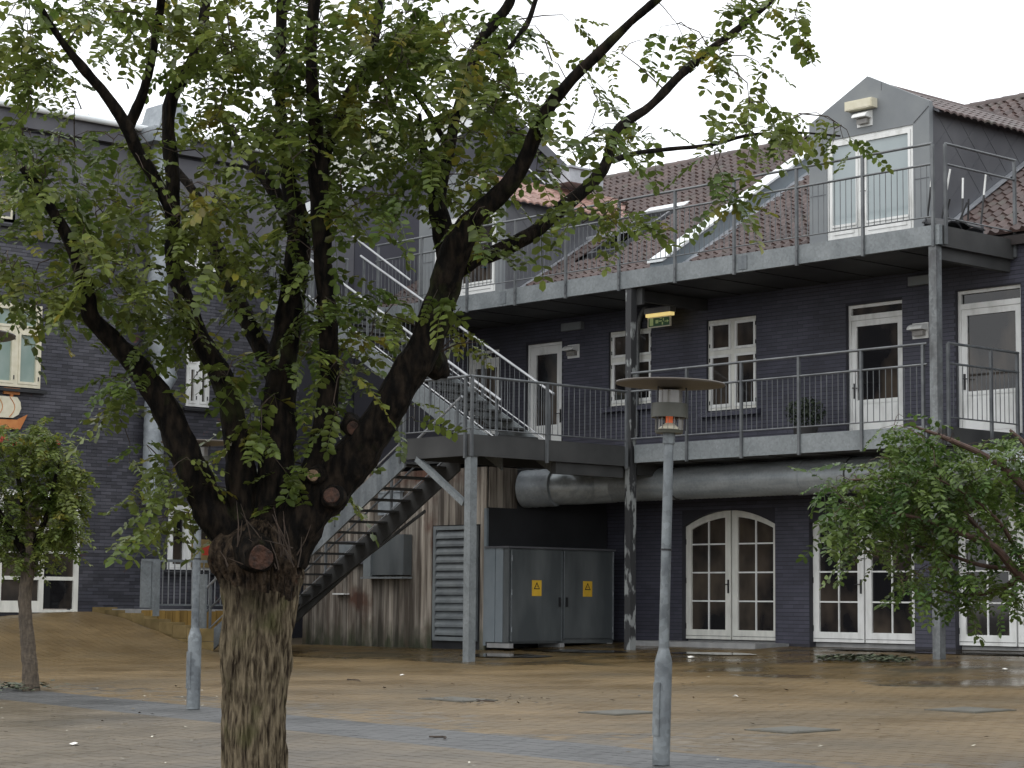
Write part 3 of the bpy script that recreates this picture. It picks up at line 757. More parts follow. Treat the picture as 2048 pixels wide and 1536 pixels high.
MB().box(XL, -30.0, GY-.03, GY+.05, 7.05, FL2).build('fascia_beam', 'galv', U)
MB().box(-29.995, -24.0, GY-.03, GY+.05, 7.05, FL2).build('fascia_beam', 'galv', U)
MB().box(-23.995, XR, GY-.03, GY+.05, 7.05, FL2).build('fascia_beam', 'galv', U)
MB().box(XR-.08, XR, GY+.055, WY-.03, 7.03, FL2-.01).build('end_beam', 'dark_steel', U)
MB().box(XL, XR-.085, GY+.055, WY-.03, FL2-.06, FL2-.02).build('deck', 'dark_steel', U)
soffit(U, XL, XR-.1, 7.07)
for x in (-24.0, -30.0): MB().box(x-.10, x+.10, GY-.042, GY-.031, 7.09, 7.32).build('splice_plate', 'galv_streak', U)
bo = MB().tube([(0, -.012, 0), (0, .0, 0)], .016, 6).mesh('bolt', MT['rail'])
for x in PST:
    if x > XL:
        for zz in (7.12, 7.27): piece('bolt', bo, U, (x, GY-.07, zz))
for x in (-20.13, -26.68, -33.2): MB().box(x-.06, x+.06, GY+.14, WY-.01, 6.84, 7.035).build('cross_beam', 'dark_steel', U)
MB().box(-26.60, -26.45, GY+.08, GY+.14, 6.75, 7.04).build('bracket', 'dark_steel', U)
rail_run(U, (XL, GY-.045), (XR-.1, GY-.045), 8.63, 8.31, 7.49, [1-(PST[0]-x)/(PST[0]-XL) for x in PST if x > XL] , 7.02)
rail_run(U, (XR+.03, GY+.10), (XR+.03, WY+.0), 8.63, 8.31, 7.47, [0.0, .98], 7.06, sp=9)
Lw = thing('steel_walkway', 'lower galvanised walkway with thin railing above the arched doors and big duct', 'walkway', (-24, GY, FL1), 'steel walkways along the brick building')
MB().box(-26.52, -20.25, GY-.03, GY+.05, 3.96, FL1+.02).build('fascia_beam', 'galv', Lw)
MB().box(XR-.08, XR, GY+.055, WY-.03, 3.96, FL1).build('end_beam', 'dark_steel', Lw)
MB().box(-34.5, XR-.085, GY+.055, WY-.03, FL1-.07, FL1-.01).build('deck', 'dark_steel', Lw)
soffit(Lw, -34.5, XR-.1, 3.98)
for x in (-20.13, -26.68): MB().box(x-.06, x+.06, GY+.14, WY-.01, 3.76, 3.945).build('cross_beam', 'dark_steel', Lw)
rail_run(Lw, (-26.58, GY-.045), (-20.22, GY-.045), 5.53, 5.21, 4.38, [(x+26.58)/6.36 for x in (-25.26, -24.02, -22.78, -21.5, -20.3)], 3.93)
rail_run(Lw, (XR+.03, GY+.12), (XR+.03, WY), 5.53, 5.22, 4.39, [0.0, .60, .98], 3.98)
# posts
def hpost(x, y, z0, z1, label, m, w_=.14):
    b = MB(); b.box(x-w_/2, x+w_/2, y-w_/2, y-w_/2+.014, z0, z1).box(x-w_/2, x+w_/2, y+w_/2-.014, y+w_/2, z0, z1).box(x-.006, x+.006, y-w_/2+.014, y+w_/2-.014, z0, z1)
    t = thing('support_post', label, 'steel post', (x, y, z0), 'steel posts carrying the walkways')
    b.build('shaft', m, t)
    b = MB(); b.box(x+w_/2-.006, x+w_/2+.001, y-w_/2+.015, y+w_/2-.015, z0, z1); b.build('side_plate', m, t)
    MB().box(x-w_/2-.012, x+w_/2+.012, y-w_/2-.012, y+w_/2+.012, z1-.012, z1-.001).build('head_plate', 'dark_steel', t)
    return t
hpost(-20.1, GY+.02, gz(-20, GY), 7.04, 'tall worn steel post at the right end of both walkways', 'post')
hpost(-26.66, GY+.02, gz(-26.6, GY), 7.04, 'tall flaking steel post where the stair platform meets the walkway', 'post_worn')
hpost(-26.65, 23.25, gz(-26.6, 23.2), 3.89, 'short pale steel post with a brace at the outer platform corner', 'galv', .145)
hpost(-34.45, 25.1, gz(-34.4, 25.1), 7.04, 'steel post under the top stair landing, behind the big tree', 'post')

# stair platform
PX0, PX1, PY0 = -28.32, -26.62, 23.2
SP = thing('stair_platform', 'dark edged steel stair platform projecting on a braced post', 'platform', (-27.5, 25, 3.9))
MB().box(PX0, PX1, PY0, PY0+.06, 3.90, FL1).build('edge_beam', 'dark_steel', SP)
MB().box(PX1-.06, PX1, PY0+.065, GY-.1, 3.90, FL1).build('edge_beam', 'dark_steel', SP)
MB().box(PX0, PX0+.06, PY0+.065, GY-.1, 3.90, FL1-.01).build('edge_beam', 'dark_steel', SP)
for i in range(7): MB().box(PX0+.065, PX1-.065, PY0+.07+i*.52, PY0+.07+i*.52+.505, FL1-.05, FL1-.01).build('grating_panel', 'dark_steel', SP)
MB().box(PX1-.2, PX1-.08, 25.2, GY-.12, 3.70, 3.895).build('cross_beam', 'dark_steel', SP)
MB().bar((-26.78, 23.24, 3.12), (-28.0, 23.24, 3.90), .09, .10, up=(0, 1, 0)).build('brace', 'galv', SP)
rail_run(SP, (PX1+.03, PY0-.03), (PX1+.03, GY-.12), 5.2, None, 4.34, [0.01, .47, .99], 3.86, mat_='rail', sp=.13)
rail_run(SP, (PX0, PY0-.03), (PX1+.03, PY0-.03), 5.2, None, 4.34, [.02, .93], 3.86, sp=.13)

def flight(t, x_bot, z_bot, x_top, z_top, y0, y1, n, near_m, far_m, rail_near, rail_far, plate=.42, bal=True, tread_m='dark_steel'):
    sl = (z_top-z_bot)/(x_top-x_bot); sg = 1 if x_top > x_bot else -1
    zl = lambda x: z_bot + sl*(x-x_bot)
    for yy, m in ((y0, near_m), (y1, far_m)):
        MB().prism([(x_bot, yy-.02, zl(x_bot)+.06), (x_top, yy-.02, zl(x_top)+.06), (x_top, yy-.02, zl(x_top)+.06-plate), (x_bot-sg*.02, yy-.02, zl(x_bot)+.06-plate)], (0, .04, 0)).build('stringer', m, t)
    tm_ = MB().box(-.14, .14, y0+.02-(y0+y1)/2, y1-.02-(y0+y1)/2, -.035, 0).mesh('tread', MT[tread_m])
    for i in range(n):
        x = x_bot + (x_top-x_bot)*(i+.5)/n; piece('tread', tm_, t, (x, (y0+y1)/2, zl(x)+.02))
    for yy, h in ((y0-.03, rail_near), (y1+.03, rail_far)):
        MB().tube([(x_bot, yy, zl(x_bot)+h), (x_top, yy, zl(x_top)+h)], .025, 8).build('handrail', 'rail_bright', t, True)
        MB().tube([(x_bot, yy, zl(x_bot)+.13), (x_top, yy, zl(x_top)+.13)], .013, 6).build('bottom_rail', 'rail_bright', t, True)
        if bal:
            bm_ = MB().tube([(0, 0, .13), (0, 0, h)], .007, 5).mesh('baluster', MT['rail'])
            k = int(abs(x_top-x_bot)/.13)
            for i in range(1, k): x = x_bot + (x_top-x_bot)*i/k; piece('baluster', bm_, t, (x, yy, zl(x)))
        else:
            MB().tube([(x_bot, yy, zl(x_bot)+.5), (x_top, yy, zl(x_top)+.5)], .018, 6).build('mid_rail', 'rail', t, True)
        for s in (.02, .34, .67, .98):
            x = x_bot + (x_top-x_bot)*s
            MB().bar((x, yy, zl(x)-.2), (x, yy, zl(x)+h), .04, .04, up=(0, 1, 0)).build('railing_post', 'rail', t)
S2 = thing('steel_staircase', 'upper steel stair flight climbing left from the platform behind the big tree', 'staircase', (-28, 25.6, FL1), 'open steel stair flights')
flight(S2, -27.85, 4.15, -33.45, 7.26, 25.0, 26.2, 17, 'galv', 'galv', .85, 1.05)
MB().tube([(-32.0, 26.32, 7.68), (-34.1, 26.32, 8.92)], .022, 8).build('wall_handrail', 'rail_bright', S2, True)
TL = thing('stair_landing', 'small steel landing at the top of the upper stair flight', 'platform', (-34, 26, FL2))
MB().box(-34.7, -33.47, 24.95, GY-.06, 7.05, FL2-.01).build('deck', 'galv', TL)
rail_run(TL, (-34.7, 24.95), (-34.7, GY-.05), 8.45, 8.1, 7.48, [0.02, .5, .98], 7.05)
rail_run(TL, (-34.7, 24.95), (-33.5, 24.95), 8.45, 8.1, 7.48, [0.02, .98], 7.05)
S1 = thing('steel_staircase', 'lower steel stair flight rising right from the ground to the platform', 'staircase', (-34, 23.85, gz(-34, 23.9)), 'open steel stair flights')
flight(S1, -34.1, .80, -28.34, 4.12, 23.25, 24.47, 18, 'galv_streak', 'dark_steel', .95, .95, plate=.40, bal=False)
MB().box(-34.3, -34.08, 23.16, 23.21, gz(-34, 23.3), 2.0).build('newel', 'galv', S1)
MB().bar((-33.1, 24.42, 1.25), (-29.2, 24.42, 3.1), .03, .05).build('tie_rod', 'dark_steel', S1)

# ------------------------------------------------------------------ timber shed under the stairs
SY = 25.85
SX0, SX1 = -34.6, -29.2
SH = thing('timber_shed', 'shed of weathered grey brown boards standing under the steel stairs', 'shed', (-31.5, 27, .75))
MB().box(SX0, SX1, SY+.03, WY-.02, .5, 3.93).build('frame_body', 'bulkhead', SH)
x = SX0; random.seed(5)
while x < SX1 - .05:
    wdt = random.choice((.13, .15, .17, .19)); x1 = min(x+wdt, SX1); pr = random.choice((0, 0, .018))
    if not (-30.62 < (x+x1)/2 < -29.36):
        MB().box(x+.004, x1-.004, SY-.002-pr, SY+.028, .64, 3.95).build('board', 'board', SH)
    else:
        MB().box(x+.004, x1-.004, SY-.002-pr, SY+.028, 2.92, 3.95).build('board', 'board', SH)
    x = x1
yb = SY+.0
for i in range(4):
    MB().box(SX1+.002, SX1+.03, SY+.05+i*.17, SY+.21+i*.17, 3.22, 3.95).build('board', 'board', SH)
MB().box(SX1+.002, SX1+.04, SY+.02, WY-.03, 2.5, 3.21).build('bulkhead_panel', 'bulkhead', SH)
MB().box(SX1-.02, SX1+.05, SY-.03, SY+.018, .75, 3.2).build('corner_post', 'cabinet_side', SH)
# louvred door
LD = MB(); rect_frame(LD, -30.6, -29.42, .82, 2.9, SY-.06, SY+.02, .07); ldo = LD.build('louvred_door', 'louvre', SH)
nsl = 13
for i in range(nsl):
    z = .92 + i*(2.82-.92)/nsl
    MB().prism([(-30.53, SY-.055, z), (-30.53, SY-.055, z+.045), (-30.53, SY+.0, z+.135), (-30.53, SY+.0, z+.10)], (1.04, 0, 0)).build('slat', 'louvre', ldo)
MB().box(-30.53, -29.49, SY+.005, SY+.02, .89, 2.83).build('louvre_backing', 'bulkhead', ldo)
# ledge and meter boxes on the shed wall
p0, p1 = at_y(742, 1150, SY-.2), at_y(809, 1085, SY-.2)
t = thing('meter_box', 'grey metal box with a side flap mounted on the shed boards', 'metal box', (p0.x, SY, p0.z))
MB().box(p0.x+.05, p1.x, SY-.22, SY-.022, p0.z, p0.z+.75).build('case', 'cabinet', t)
MB().box(p0.x-.18, p0.x+.04, SY-.25, SY-.022, p0.z-.03, p0.z+.72).build('flap', 'louvre', t)
MB().box(p0.x-.25, p1.x+.02, SY-.26, SY-.022, p0.z-.07, p0.z-.035).build('shelf', 'galv', t)
p0 = at_y(690, 1118, SY-.1)
t = thing('control_box', 'small grey control box on the shed wall seen through the stair treads', 'metal box', (p0.x, SY, p0.z))
MB().box(p0.x-.15, p0.x+.75, SY-.14, SY-.022, p0.z-.1, p0.z+.34).build('case', 'zinc', t)
MB().box(p0.x-.12, p0.x+.30, SY-.155, SY-.1405, p0.z-.06, p0.z+.30).build('lid', 'louvre', t)
p0 = at_y(783, 1030, SY-.05)
tag(MB().box(p0.x-.35, p0.x+.3, SY-.1, SY-.022, p0.z, p0.z+.42).box(p0.x-.38, p0.x+.33, SY-.12, SY-.022, p0.z+.42, p0.z+.45).build('wall_hatch', 'duct_old'), 'pale grey hatch high on the shed boards behind the stair treads', 'hatch')
p0 = at_y(685, 1188, SY-.05)
tag(MB().box(p0.x-.18, p0.x+.18, SY-.16, SY-.022, p0.z-.012, p0.z+.015).build('ledge', 'white'), 'short white ledge on the shed boards just under the stairs', 'ledge')

# electrical cabinet with two doors facing the yard
CB = thing('electrical_cabinet', 'grey steel cabinet with two doors and yellow warning signs beside the shed', 'cabinet', (-28.85, 27.1, .8))
cx0, cx1, cy0, cy1 = SX1+.06, -28.5, 25.78, 28.4
MB().box(cx0, cx1-.03, cy0+.03, cy1, .80, 2.48).build('case', 'cabinet', CB)
MB().box(cx0, cx0+.27, cy0, cy0+.028, .82, 2.50).build('side_panel', 'cabinet_side', CB)
MB().box(cx0+.285, cx1-.16, cy0, cy0+.028, .82, 2.50).build('side_panel', 'cabinet_side', CB)
MB().box(cx1-.155, cx1-.01, cy0+.004, cy0+.028, .82, 2.50).build('side_panel', 'cabinet', CB)
MB().box(cx0-.0, cx1+.02, cy0-.02, cy1+.03, 2.482, 2.515).build('lid', 'zinc', CB)
for k, (a, b) in enumerate(((cy0+.05, cy0+1.30), (cy0+1.335, cy1-.03))):
    z0 = .835 + k*.05
    d = MB().box(cx1-.029, cx1, a, b, z0, 2.45).build('cabinet_door', 'cabinet', CB)
    rimb = MB()
    for (p, q, r_, s) in ((a, a+.02, z0, 2.45), (b-.02, b, z0, 2.45)): rimb.box(cx1+.0005, cx1+.008, p, q, r_, s)
    rimb.build('door_rim', 'galv_streak', d)
    hy = b-.07 if k == 0 else a+.07
    MB().box(cx1+.001, cx1+.03, hy-.018, hy+.018, 1.45, 1.62).build('handle', 'iron', d)
    for zz in (1.0, 1.65, 2.25):
        hh = a+.012 if k == 0 else b-.012
        MB().tube([(cx1+.014, hh, zz), (cx1+.014, hh, zz+.1)], .012, 8).build('hinge', 'galv_streak', d)
    sy = a + (.62 if k == 0 else .60); sz = 1.78
    MB().box(cx1+.001, cx1+.006, sy-.115, sy+.115, sz-.14, sz+.14).build('warning_sign', 'yellow', d)
    tri = MB(); x_ = cx1+.0065; tri.prism([(x_, sy-.075, sz-.02), (x_, sy+.075, sz-.02), (x_, sy, sz+.11)], (.002, 0, 0)); tri.build('warning_triangle', 'black', d)
    x_ = cx1+.009; tri = MB(); tri.prism([(x_, sy-.046, sz-.004), (x_, sy+.046, sz-.004), (x_, sy, sz+.078)], (.0015, 0, 0)); tri.build('triangle_field', 'yellow', d)
    x_ = cx1+.011; bolt = MB(); bolt.prism([(x_, sy+.012, sz+.062), (x_, sy-.012, sz+.026), (x_, sy+.003, sz+.026), (x_, sy-.006, sz+.002), (x_, sy+.014, sz+.034), (x_, sy+.0, sz+.034)], (.0015, 0, 0)); bolt.build('lightning_mark', 'black', d)
MB().box(cx1-.03, cx1-.005, cy1-.025, cy1, .86, 2.47).build('door_jamb', 'galv_streak', CB)
for yy in (cy0+.06, cy0+1.3, cy1-.1): MB().box(cx0+.05, cx1, yy-.04, yy+.06, .72, .80).build('foot', 'concrete', CB)

# big horizontal ventilation duct
DK = thing('ventilation_duct', 'thick spiral galvanised duct slung under the lower walkway', 'duct', (-25, 27.75, 3.62))
dy, dz, dr = 27.72, 3.63, .285
def corr_tube(t, p, q, r_, name, mat_, pitch=.11):
    p, q = Vector(p), Vector(q); L = (q-p).length; n = int(L/pitch*2); path = []; rad = []
    for i in range(n+1):
        path.append(p + (q-p)*i/n); rad.append(r_ + (.007 if i % 2 else 0))
    MB().tube(path, rad, 24).build(name, mat_, t, True)
corr_tube(DK, (-28.4, dy, dz), (-23.4, dy, dz), dr, 'duct_section', 'duct')
corr_tube(DK, (-23.36, dy, dz), (-15, dy, dz), dr, 'duct_section', 'duct')
MB().tube([(-23.48, dy, dz), (-23.28, dy, dz)], dr+.014, 24).build('collar', 'duct', DK, True)
path = [(-29.16, 26.95, 3.58), (-28.95, 27.02, 3.585), (-28.75, 27.2, 3.6), (-28.62, 27.45, 3.61), (-28.45, 27.66, dz), (-28.2, dy, dz)]
corr_tube(DK, (-29.17, 26.75, 3.58), (-28.55, 26.95, 3.60), .34, 'duct_mouth', 'duct_old', .16)
MB().tube([(-28.75, 26.9, 3.6), (-28.5, 27.05, 3.61), (-28.3, 27.35, 3.62), (-28.15, 27.6, dz), (-27.8, dy, dz)], [.30, .32, .32, .31, .30], 24).build('elbow', 'duct', DK, True)
for x in (-26.2, -22.3): MB().tube([(x, dy + (dr+.012)*math.cos(a), dz + (dr+.012)*math.sin(a)) for a in [2*math.pi*i/20 for i in range(21)]], .014, 6).build('hanger', 'dark_steel', DK)

# ------------------------------------------------------------------ left building
LX_ = -37.0
LB = thing('brick_building', 'dark blue grey brick building with cream framed windows at the left edge', 'building', (LX_, 20, 1.2))
yw = lambda px, py: at_x(px, py, LX_)
W1 = (at_x(-20, 700, LX_).y, at_x(81, 700, LX_).y, at_x(80, 778, LX_).z, at_x(80, 613, LX_).z)
W2 = (W1[0]-.7, at_x(30, 400, LX_).y, at_x(30, 447, LX_).z, at_x(30, 447, LX_).z+1.5)
DL = (at_x(-60, 1200, LX_).y, at_x(155, 1150, LX_).y, 1.25, at_x(150, 985, LX_).z)
W3 = (at_x(335, 1090, LX_).y, at_x(440, 1090, LX_).y, 2.12, at_x(337, 1010, LX_).z)
W4 = (at_x(372, 740, LX_).y, at_x(418, 740, LX_).y, at_x(410, 815, LX_).z, at_x(410, 690, LX_).z)
W5 = (at_x(368, 480, LX_).y, at_x(432, 480, LX_).y, at_x(400, 540, LX_).z, at_x(400, 425, LX_).z)
lh = [W1, W2, DL, W3, W4, W5]
wb = MB()
for a, b, c, d in wall_cells(8, 28.85, .3, 10.55, lh): wb.box(LX_-.35, LX_, a, b, c, d)
wb.build('wall', 'wall_mortar', LB)
brick_field(LB, 'y', LX_, 1, 19.2, 27.4, 1.2, 8.3, lh, 'brick_left', 260, (22.6, 4.6))
MB().box(LX_-.02, LX_+.03, 8, 28.8, 8.42, 10.5).build('upper_render', 'grey_render', LB)
MB().box(LX_-.3, LX_+.16, 8, 27.7, 10.56, 10.98).build('eaves_board', 'grey_render', LB)
MB().prism([(LX_+.2, 8, 10.985), (LX_-9, 8, 11.5), (LX_-9, 8, 11.4), (LX_+.2, 8, 10.95)], (0, 19.7, 0)).build('roof', 'metal_roof', LB)
sg = MB()
for i in range(33): sg.prism([(LX_+.2, 8.2+i*.6, 10.99), (LX_-9, 8.2+i*.6, 11.505), (LX_-9, 8.2+i*.6, 11.545), (LX_+.2, 8.2+i*.6, 11.03)], (0, .03, 0))
sg.build('roof_seams', 'flash', LB)
MB().tube([(LX_+.25, 8, 10.93), (LX_+.25, 27.6, 10.93)], .065, 10).build('gutter', 'coping', LB, True)
def side_window(Wd, glassm, fm, bars, panes_z, ledge=True):
    a, b, c, d = Wd; x0 = LX_-.10; fr = MB()
    fr.box(x0, x0+.13, a, a+.06, c, d).box(x0, x0+.13, b-.06, b, c, d).box(x0, x0+.13, a+.06, b-.06, c, c+.06).box(x0, x0+.13, a+.06, b-.06, d-.06, d)
    ycuts = [a+.06] + [a+(b-a)*k for k in bars] + [b-.06]
    for k in bars: y = a+(b-a)*k; fr.box(x0+.003, x0+.127, y-.05, y+.05, c+.06, d-.06)
    for z in panes_z: 
        for (p, q) in zip(ycuts[:-1], ycuts[1:]): fr.box(x0+.006, x0+.124, p+.05*(p != ycuts[0]), q-.05*(q != ycuts[-1]), z-.04, z+.04)
    wo_ = fr.build('window', fm, LB)
    zc = [c+.06] + panes_z + [d-.06]
    for (p, q) in zip(ycuts[:-1], ycuts[1:]):
        for (e, f_) in zip(zc[:-1], zc[1:]):
            p2, q2 = p+.05*(p != ycuts[0]), q-.05*(q != ycuts[-1]); e2, f2 = e+.04*(e != zc[0]), f_-.04*(f_ != zc[-1])
            s = MB().box(x0+.05, x0+.14, p2+.003, p2+.045, e2+.003, f2-.003).box(x0+.05, x0+.14, q2-.045, q2-.003, e2+.003, f2-.003).box(x0+.05, x0+.14, p2+.045, q2-.045, e2+.003, e2+.05).box(x0+.05, x0+.14, p2+.045, q2-.045, f2-.05, f2-.003)
            s.build('sash', fm, wo_); MB().box(x0+.07, x0+.082, p2+.045, q2-.045, e2+.05, f2-.05).build('pane', glassm, wo_)
            for zz in (e2+.08, f2-.16): MB().box(x0+.131, x0+.148, q2-.0, q2+.02, zz, zz+.08).build('hinge', 'iron', wo_)
    if ledge: MB().prism([(LX_-.1, a-.1, c-.10), (LX_+.14, a-.1, c-.10), (LX_+.14, a-.1, c-.05), (LX_-.1, a-.1, c-.004)], (0, b-a+.2, 0)).build('window_sill', 'bulkhead', wo_)
    return wo_
zt1 = at_x(60, 662, LX_).z
side_window(W1, 'glass_curtain', 'cream', [.5], [zt1])
side_window(W2, 'glass_curtain', 'cream', [.5], [W2[2]+.95])
side_window(W3, 'glass', 'white', [.36], [])
side_window(W4, 'glass', 'white', [.5], [(W4[2]+W4[3])/2+.2])
side_window(W5, 'glass_blind', 'white', [.5], [])
# yellow painted board in the lower window behind the railing
a, b, c, d = W3
ps = thing('painted_board', 'yellow painted board with red and black marks in the low window', 'sign', (LX_+.1, (a+b)/2, c))
MB().box(LX_+.06, LX_+.08, a+.42*(b-a), b-.02, c+.05, c+.62).build('board', 'wall_ochre', ps)
MB().box(LX_+.081, LX_+.084, a+.48*(b-a), a+.52*(b-a), c+.15, c+.42).box(LX_+.081, LX_+.084, a+.78*(b-a), a+.82*(b-a), c+.1, c+.4).build('black_marks', 'black', ps)
MB().box(LX_+.081, LX_+.084, a+.62*(b-a), a+.76*(b-a), c+.3, c+.5).build('red_mark', 'red', ps)
# glazed shop door
a, b, c, d = DL; x0 = LX_-.06; fr = MB()
cols = [a+.0, at_x(-10, 1200, LX_).y, at_x(75, 1200, LX_).y, b-.10]
for y in cols: fr.box(x0, x0+.10, y, y+.10, c, d)
fr.box(x0, x0+.09, a+.1, b-.1, d-.08, d)
zr = [at_x(110, 1157, LX_).z, at_x(110, 1105, LX_).z, at_x(110, 1058, LX_).z]
for p, q in zip(cols[:-1], cols[1:]):
    fr.box(x0+.002, x0+.09, p+.10, q, c, c+.05 if q > b-.3 else c+.22)
    for k, z in enumerate(zr): fr.box(x0+.004, x0+.09, p+.10, q, z-(.035 if k == 0 else .018), z+(.035 if k == 0 else .018))
do = fr.build('shop_door', 'white_shade', LB)
for p, q in zip(cols[:-1], cols[1:]):
    zz = [c+.05] + zr + [d-.08]
    for k in range(4): MB().box(x0+.04, x0+.052, p+.10, q, zz[k]+.02, zz[k+1]-.02).build('pane', 'glass', do)
MB().tube([(x0+.11, cols[2]+.05, 2.1), (x0+.15, cols[2]+.05, 2.1), (x0+.15, cols[2]+.16, 2.1)], .012, 6).build('handle', 'iron', do)
# ship sign
s0, s1 = at_x(-60, 850, LX_+.05), at_x(46, 795, LX_+.05)
sg = thing('ship_sign', 'painted ship shaped sign with cream sails and orange hull on the dark wall', 'sign', (LX_+.03, s0.y, s0.z))
X_ = LX_+.03; y1 = s1.y; z0 = s0.z
MB().prism([(X_, y1-1.5, z0-.02), (X_, y1-.05, z0-.02), (X_, y1+.10, z0+.27), (X_, y1-.12, z0+.16), (X_, y1-1.5, z0+.12)], (.04, 0, 0)).build('hull', 'orange', sg)
sail = [(X_+.005, y1-1.2, z0+.17), (X_+.005, y1-.22, z0+.19), (X_+.005, y1-.10, z0+.26), (X_+.005, y1-.05, z0+.38), (X_+.005, y1-.07, z0+.50), (X_+.005, y1-.14, z0+.59), (X_+.005, y1-1.2, z0+.60)]
MB().prism(sail, (.05, 0, 0)).build('sail', 'cream', sg)
for k in (0, 1):
    q = [(X_+.0575, y1-.30-.26*k+.11*math.sin(math.pi*i/8), z0+.20+.38*i/8) for i in range(9)]
    MB().tube(q, .009, 5).build('sail_line', 'orange', sg)
MB().box(X_, X_+.04, y1-.42, y1-.08, z0+.64, z0+.76).box(X_, X_+.04, y1-.28, y1-.22, z0+.58, z0+.64).build('crows_nest', 'orange', sg)
MB().prism([(X_+.056, y1-.62, z0+.40), (X_+.056, y1-.52, z0+.43), (X_+.056, y1-.53, z0+.36)], (.004, 0, 0)).build('sail_mark', 'black', sg)
rd = MB()
for k, (yy, zz, w2, h2) in enumerate(((-.9, -.36, .30, .16), (-.5, -.30, .22, .17), (-.22, -.34, .28, .14), (.12, -.24, .16, .2), (.34, -.30, .26, .13), (.62, -.28, .22, .11))):
    rd.prism([(X_, y1+yy, z0+zz), (X_, y1+yy+w2, z0+zz+.02), (X_, y1+yy+w2*.8, z0+zz+h2), (X_, y1+yy+.04, z0+zz+h2*.8)], (.03, 0, 0))
rd.build('red_lettering', 'red', sg)

# vertical duct on the left wall
V = thing('ventilation_duct', 'tall dull silver duct climbing the dark left wall to a boxy hood', 'duct', (LX_+.35, 24, 1.3))
vy = at_x(312, 700, LX_+.35).y
vz0, vz1 = at_x(312, 1010, LX_+.35).z, at_x(312, 290, LX_+.35).z
corr_tube(V, (LX_+.35, vy, vz0), (LX_+.35, vy, 5.3), .20, 'duct_section', 'duct_old', .16)
MB().tube([(LX_+.35, vy, 5.3), (LX_+.35, vy+.03, 5.6), (LX_+.4, vy+.25, 5.95), (LX_+.35, vy+.1, 6.4), (LX_+.35, vy, 6.7)], .21, 16).build('elbow', 'duct_old', V, True)
corr_tube(V, (LX_+.35, vy, 6.7), (LX_+.35, vy, vz1), .20, 'duct_section', 'duct_old', .16)
MB().prism([(LX_+.0, vy-.42, vz1), (LX_+.75, vy-.42, vz1), (LX_+.75, vy+.42, vz1), (LX_+.0, vy+.42, vz1)], (0, 0, .30)).build('hood_skirt', 'duct_old', V)
MB().prism([(LX_+.0, vy-.30, vz1+.301), (LX_+.0, vy+.42, vz1+.301), (LX_+.0, vy+.30, vz1+.88), (LX_+.0, vy-.15, vz1+.80)], (.7, 0, 0)).build('hood', 'duct_old', V)

# terrace by the left wall: retaining walls, timber and railing
TX = -35.55
T = thing('raised_terrace', 'small raised terrace edged with yellow timber beside the left wall', 'terrace', (-36.3, 24, 1.3))
MB().box(LX_+.01, TX-.06, 22.62, 25.6, .5, 1.33).build('slab', 'concrete', T)
for i in range(17):
    MB().box(TX-.055, TX, 22.75+i*.17, 22.75+i*.17+.16, .6, 1.30+random.uniform(-.01, .015)).build('timber', 'wood_yellow', T)
RW = thing('retaining_wall', 'low ochre stone wall stepping down along the sloping pavement', 'low wall', (-34.8, 22.6, .9))
nb = 8
for i in range(nb):
    xa, xb = -36.9 + i*.47, -36.9+(i+1)*.47-.012; zt = 1.36 - .052*i
    for k in range(2):
        MB().box(xa+.01*k, xb, 22.46, 22.74, zt-.24*(k+1)+.008, zt-.24*k).build('stone', 'wall_ochre', RW)
    MB().box(xa, xb, 22.47, 22.73, .5, zt-.485).build('stone', 'wall_ochre', RW)
TR = thing('terrace_railing', 'grey steel railing with a broad end post on the raised terrace', 'railing', (TX, 24, 1.33))
ra, rb = 22.75, 25.5
MB().box(TX-.10, TX-.04, ra, rb, 2.24, 2.29).build('handrail', 'galv', TR)
MB().box(TX-.085, TX-.055, ra+.3, rb, 1.40, 1.43).build('bottom_rail', 'galv', TR)
MB().box(TX-.09, TX-.05, ra-.02, ra+.20, 1.36, 2.239).build('end_plate', 'galv', TR)
MB().box(TX-.14, TX+.012, ra+.215, ra+.36, 1.2, 2.239).build('end_post', 'galv', TR)
MB().box(TX-.09, TX-.05, 24.75, 24.79, 1.33, 2.239).build('railing_post', 'galv', TR)
bm_ = MB().box(-.009, .009, -.009, .009, 1.43, 2.24).mesh('baluster', MT['rail_bright'])
for i in range(16): piece('baluster', bm_, TR, (TX-.07, ra+.47+i*.135, 0))
p = at_x(200, 1208, LX_+.3)
t = thing('flower_trough', 'dark trough with faded red flowers at the foot of the left wall', 'flower pot', (LX_+.3, p.y, gz(LX_+.4, p.y)))
zg = gz(LX_+.3, p.y)
MB().box(LX_+.1, LX_+.45, p.y-.32, p.y+.42, zg, zg+.2).build('trough', 'terracotta', t)
fb = MB()
for i in range(60):
    c = Vector((LX_+.27+random.uniform(-.17, .17), p.y+random.uniform(-.32, .36), zg+.2+random.uniform(0, .14)))
    a = random.uniform(0, 6); u = Vector((math.cos(a), math.sin(a), random.uniform(-.4, .4)))*.045; v = Vector((-math.sin(a), math.cos(a), .6))*.04
    fb.add([c-u, c+v, c+u, c-v], [(0, 1, 2, 3)])
fb.build('red_flowers', 'red', t, kind='stuff')

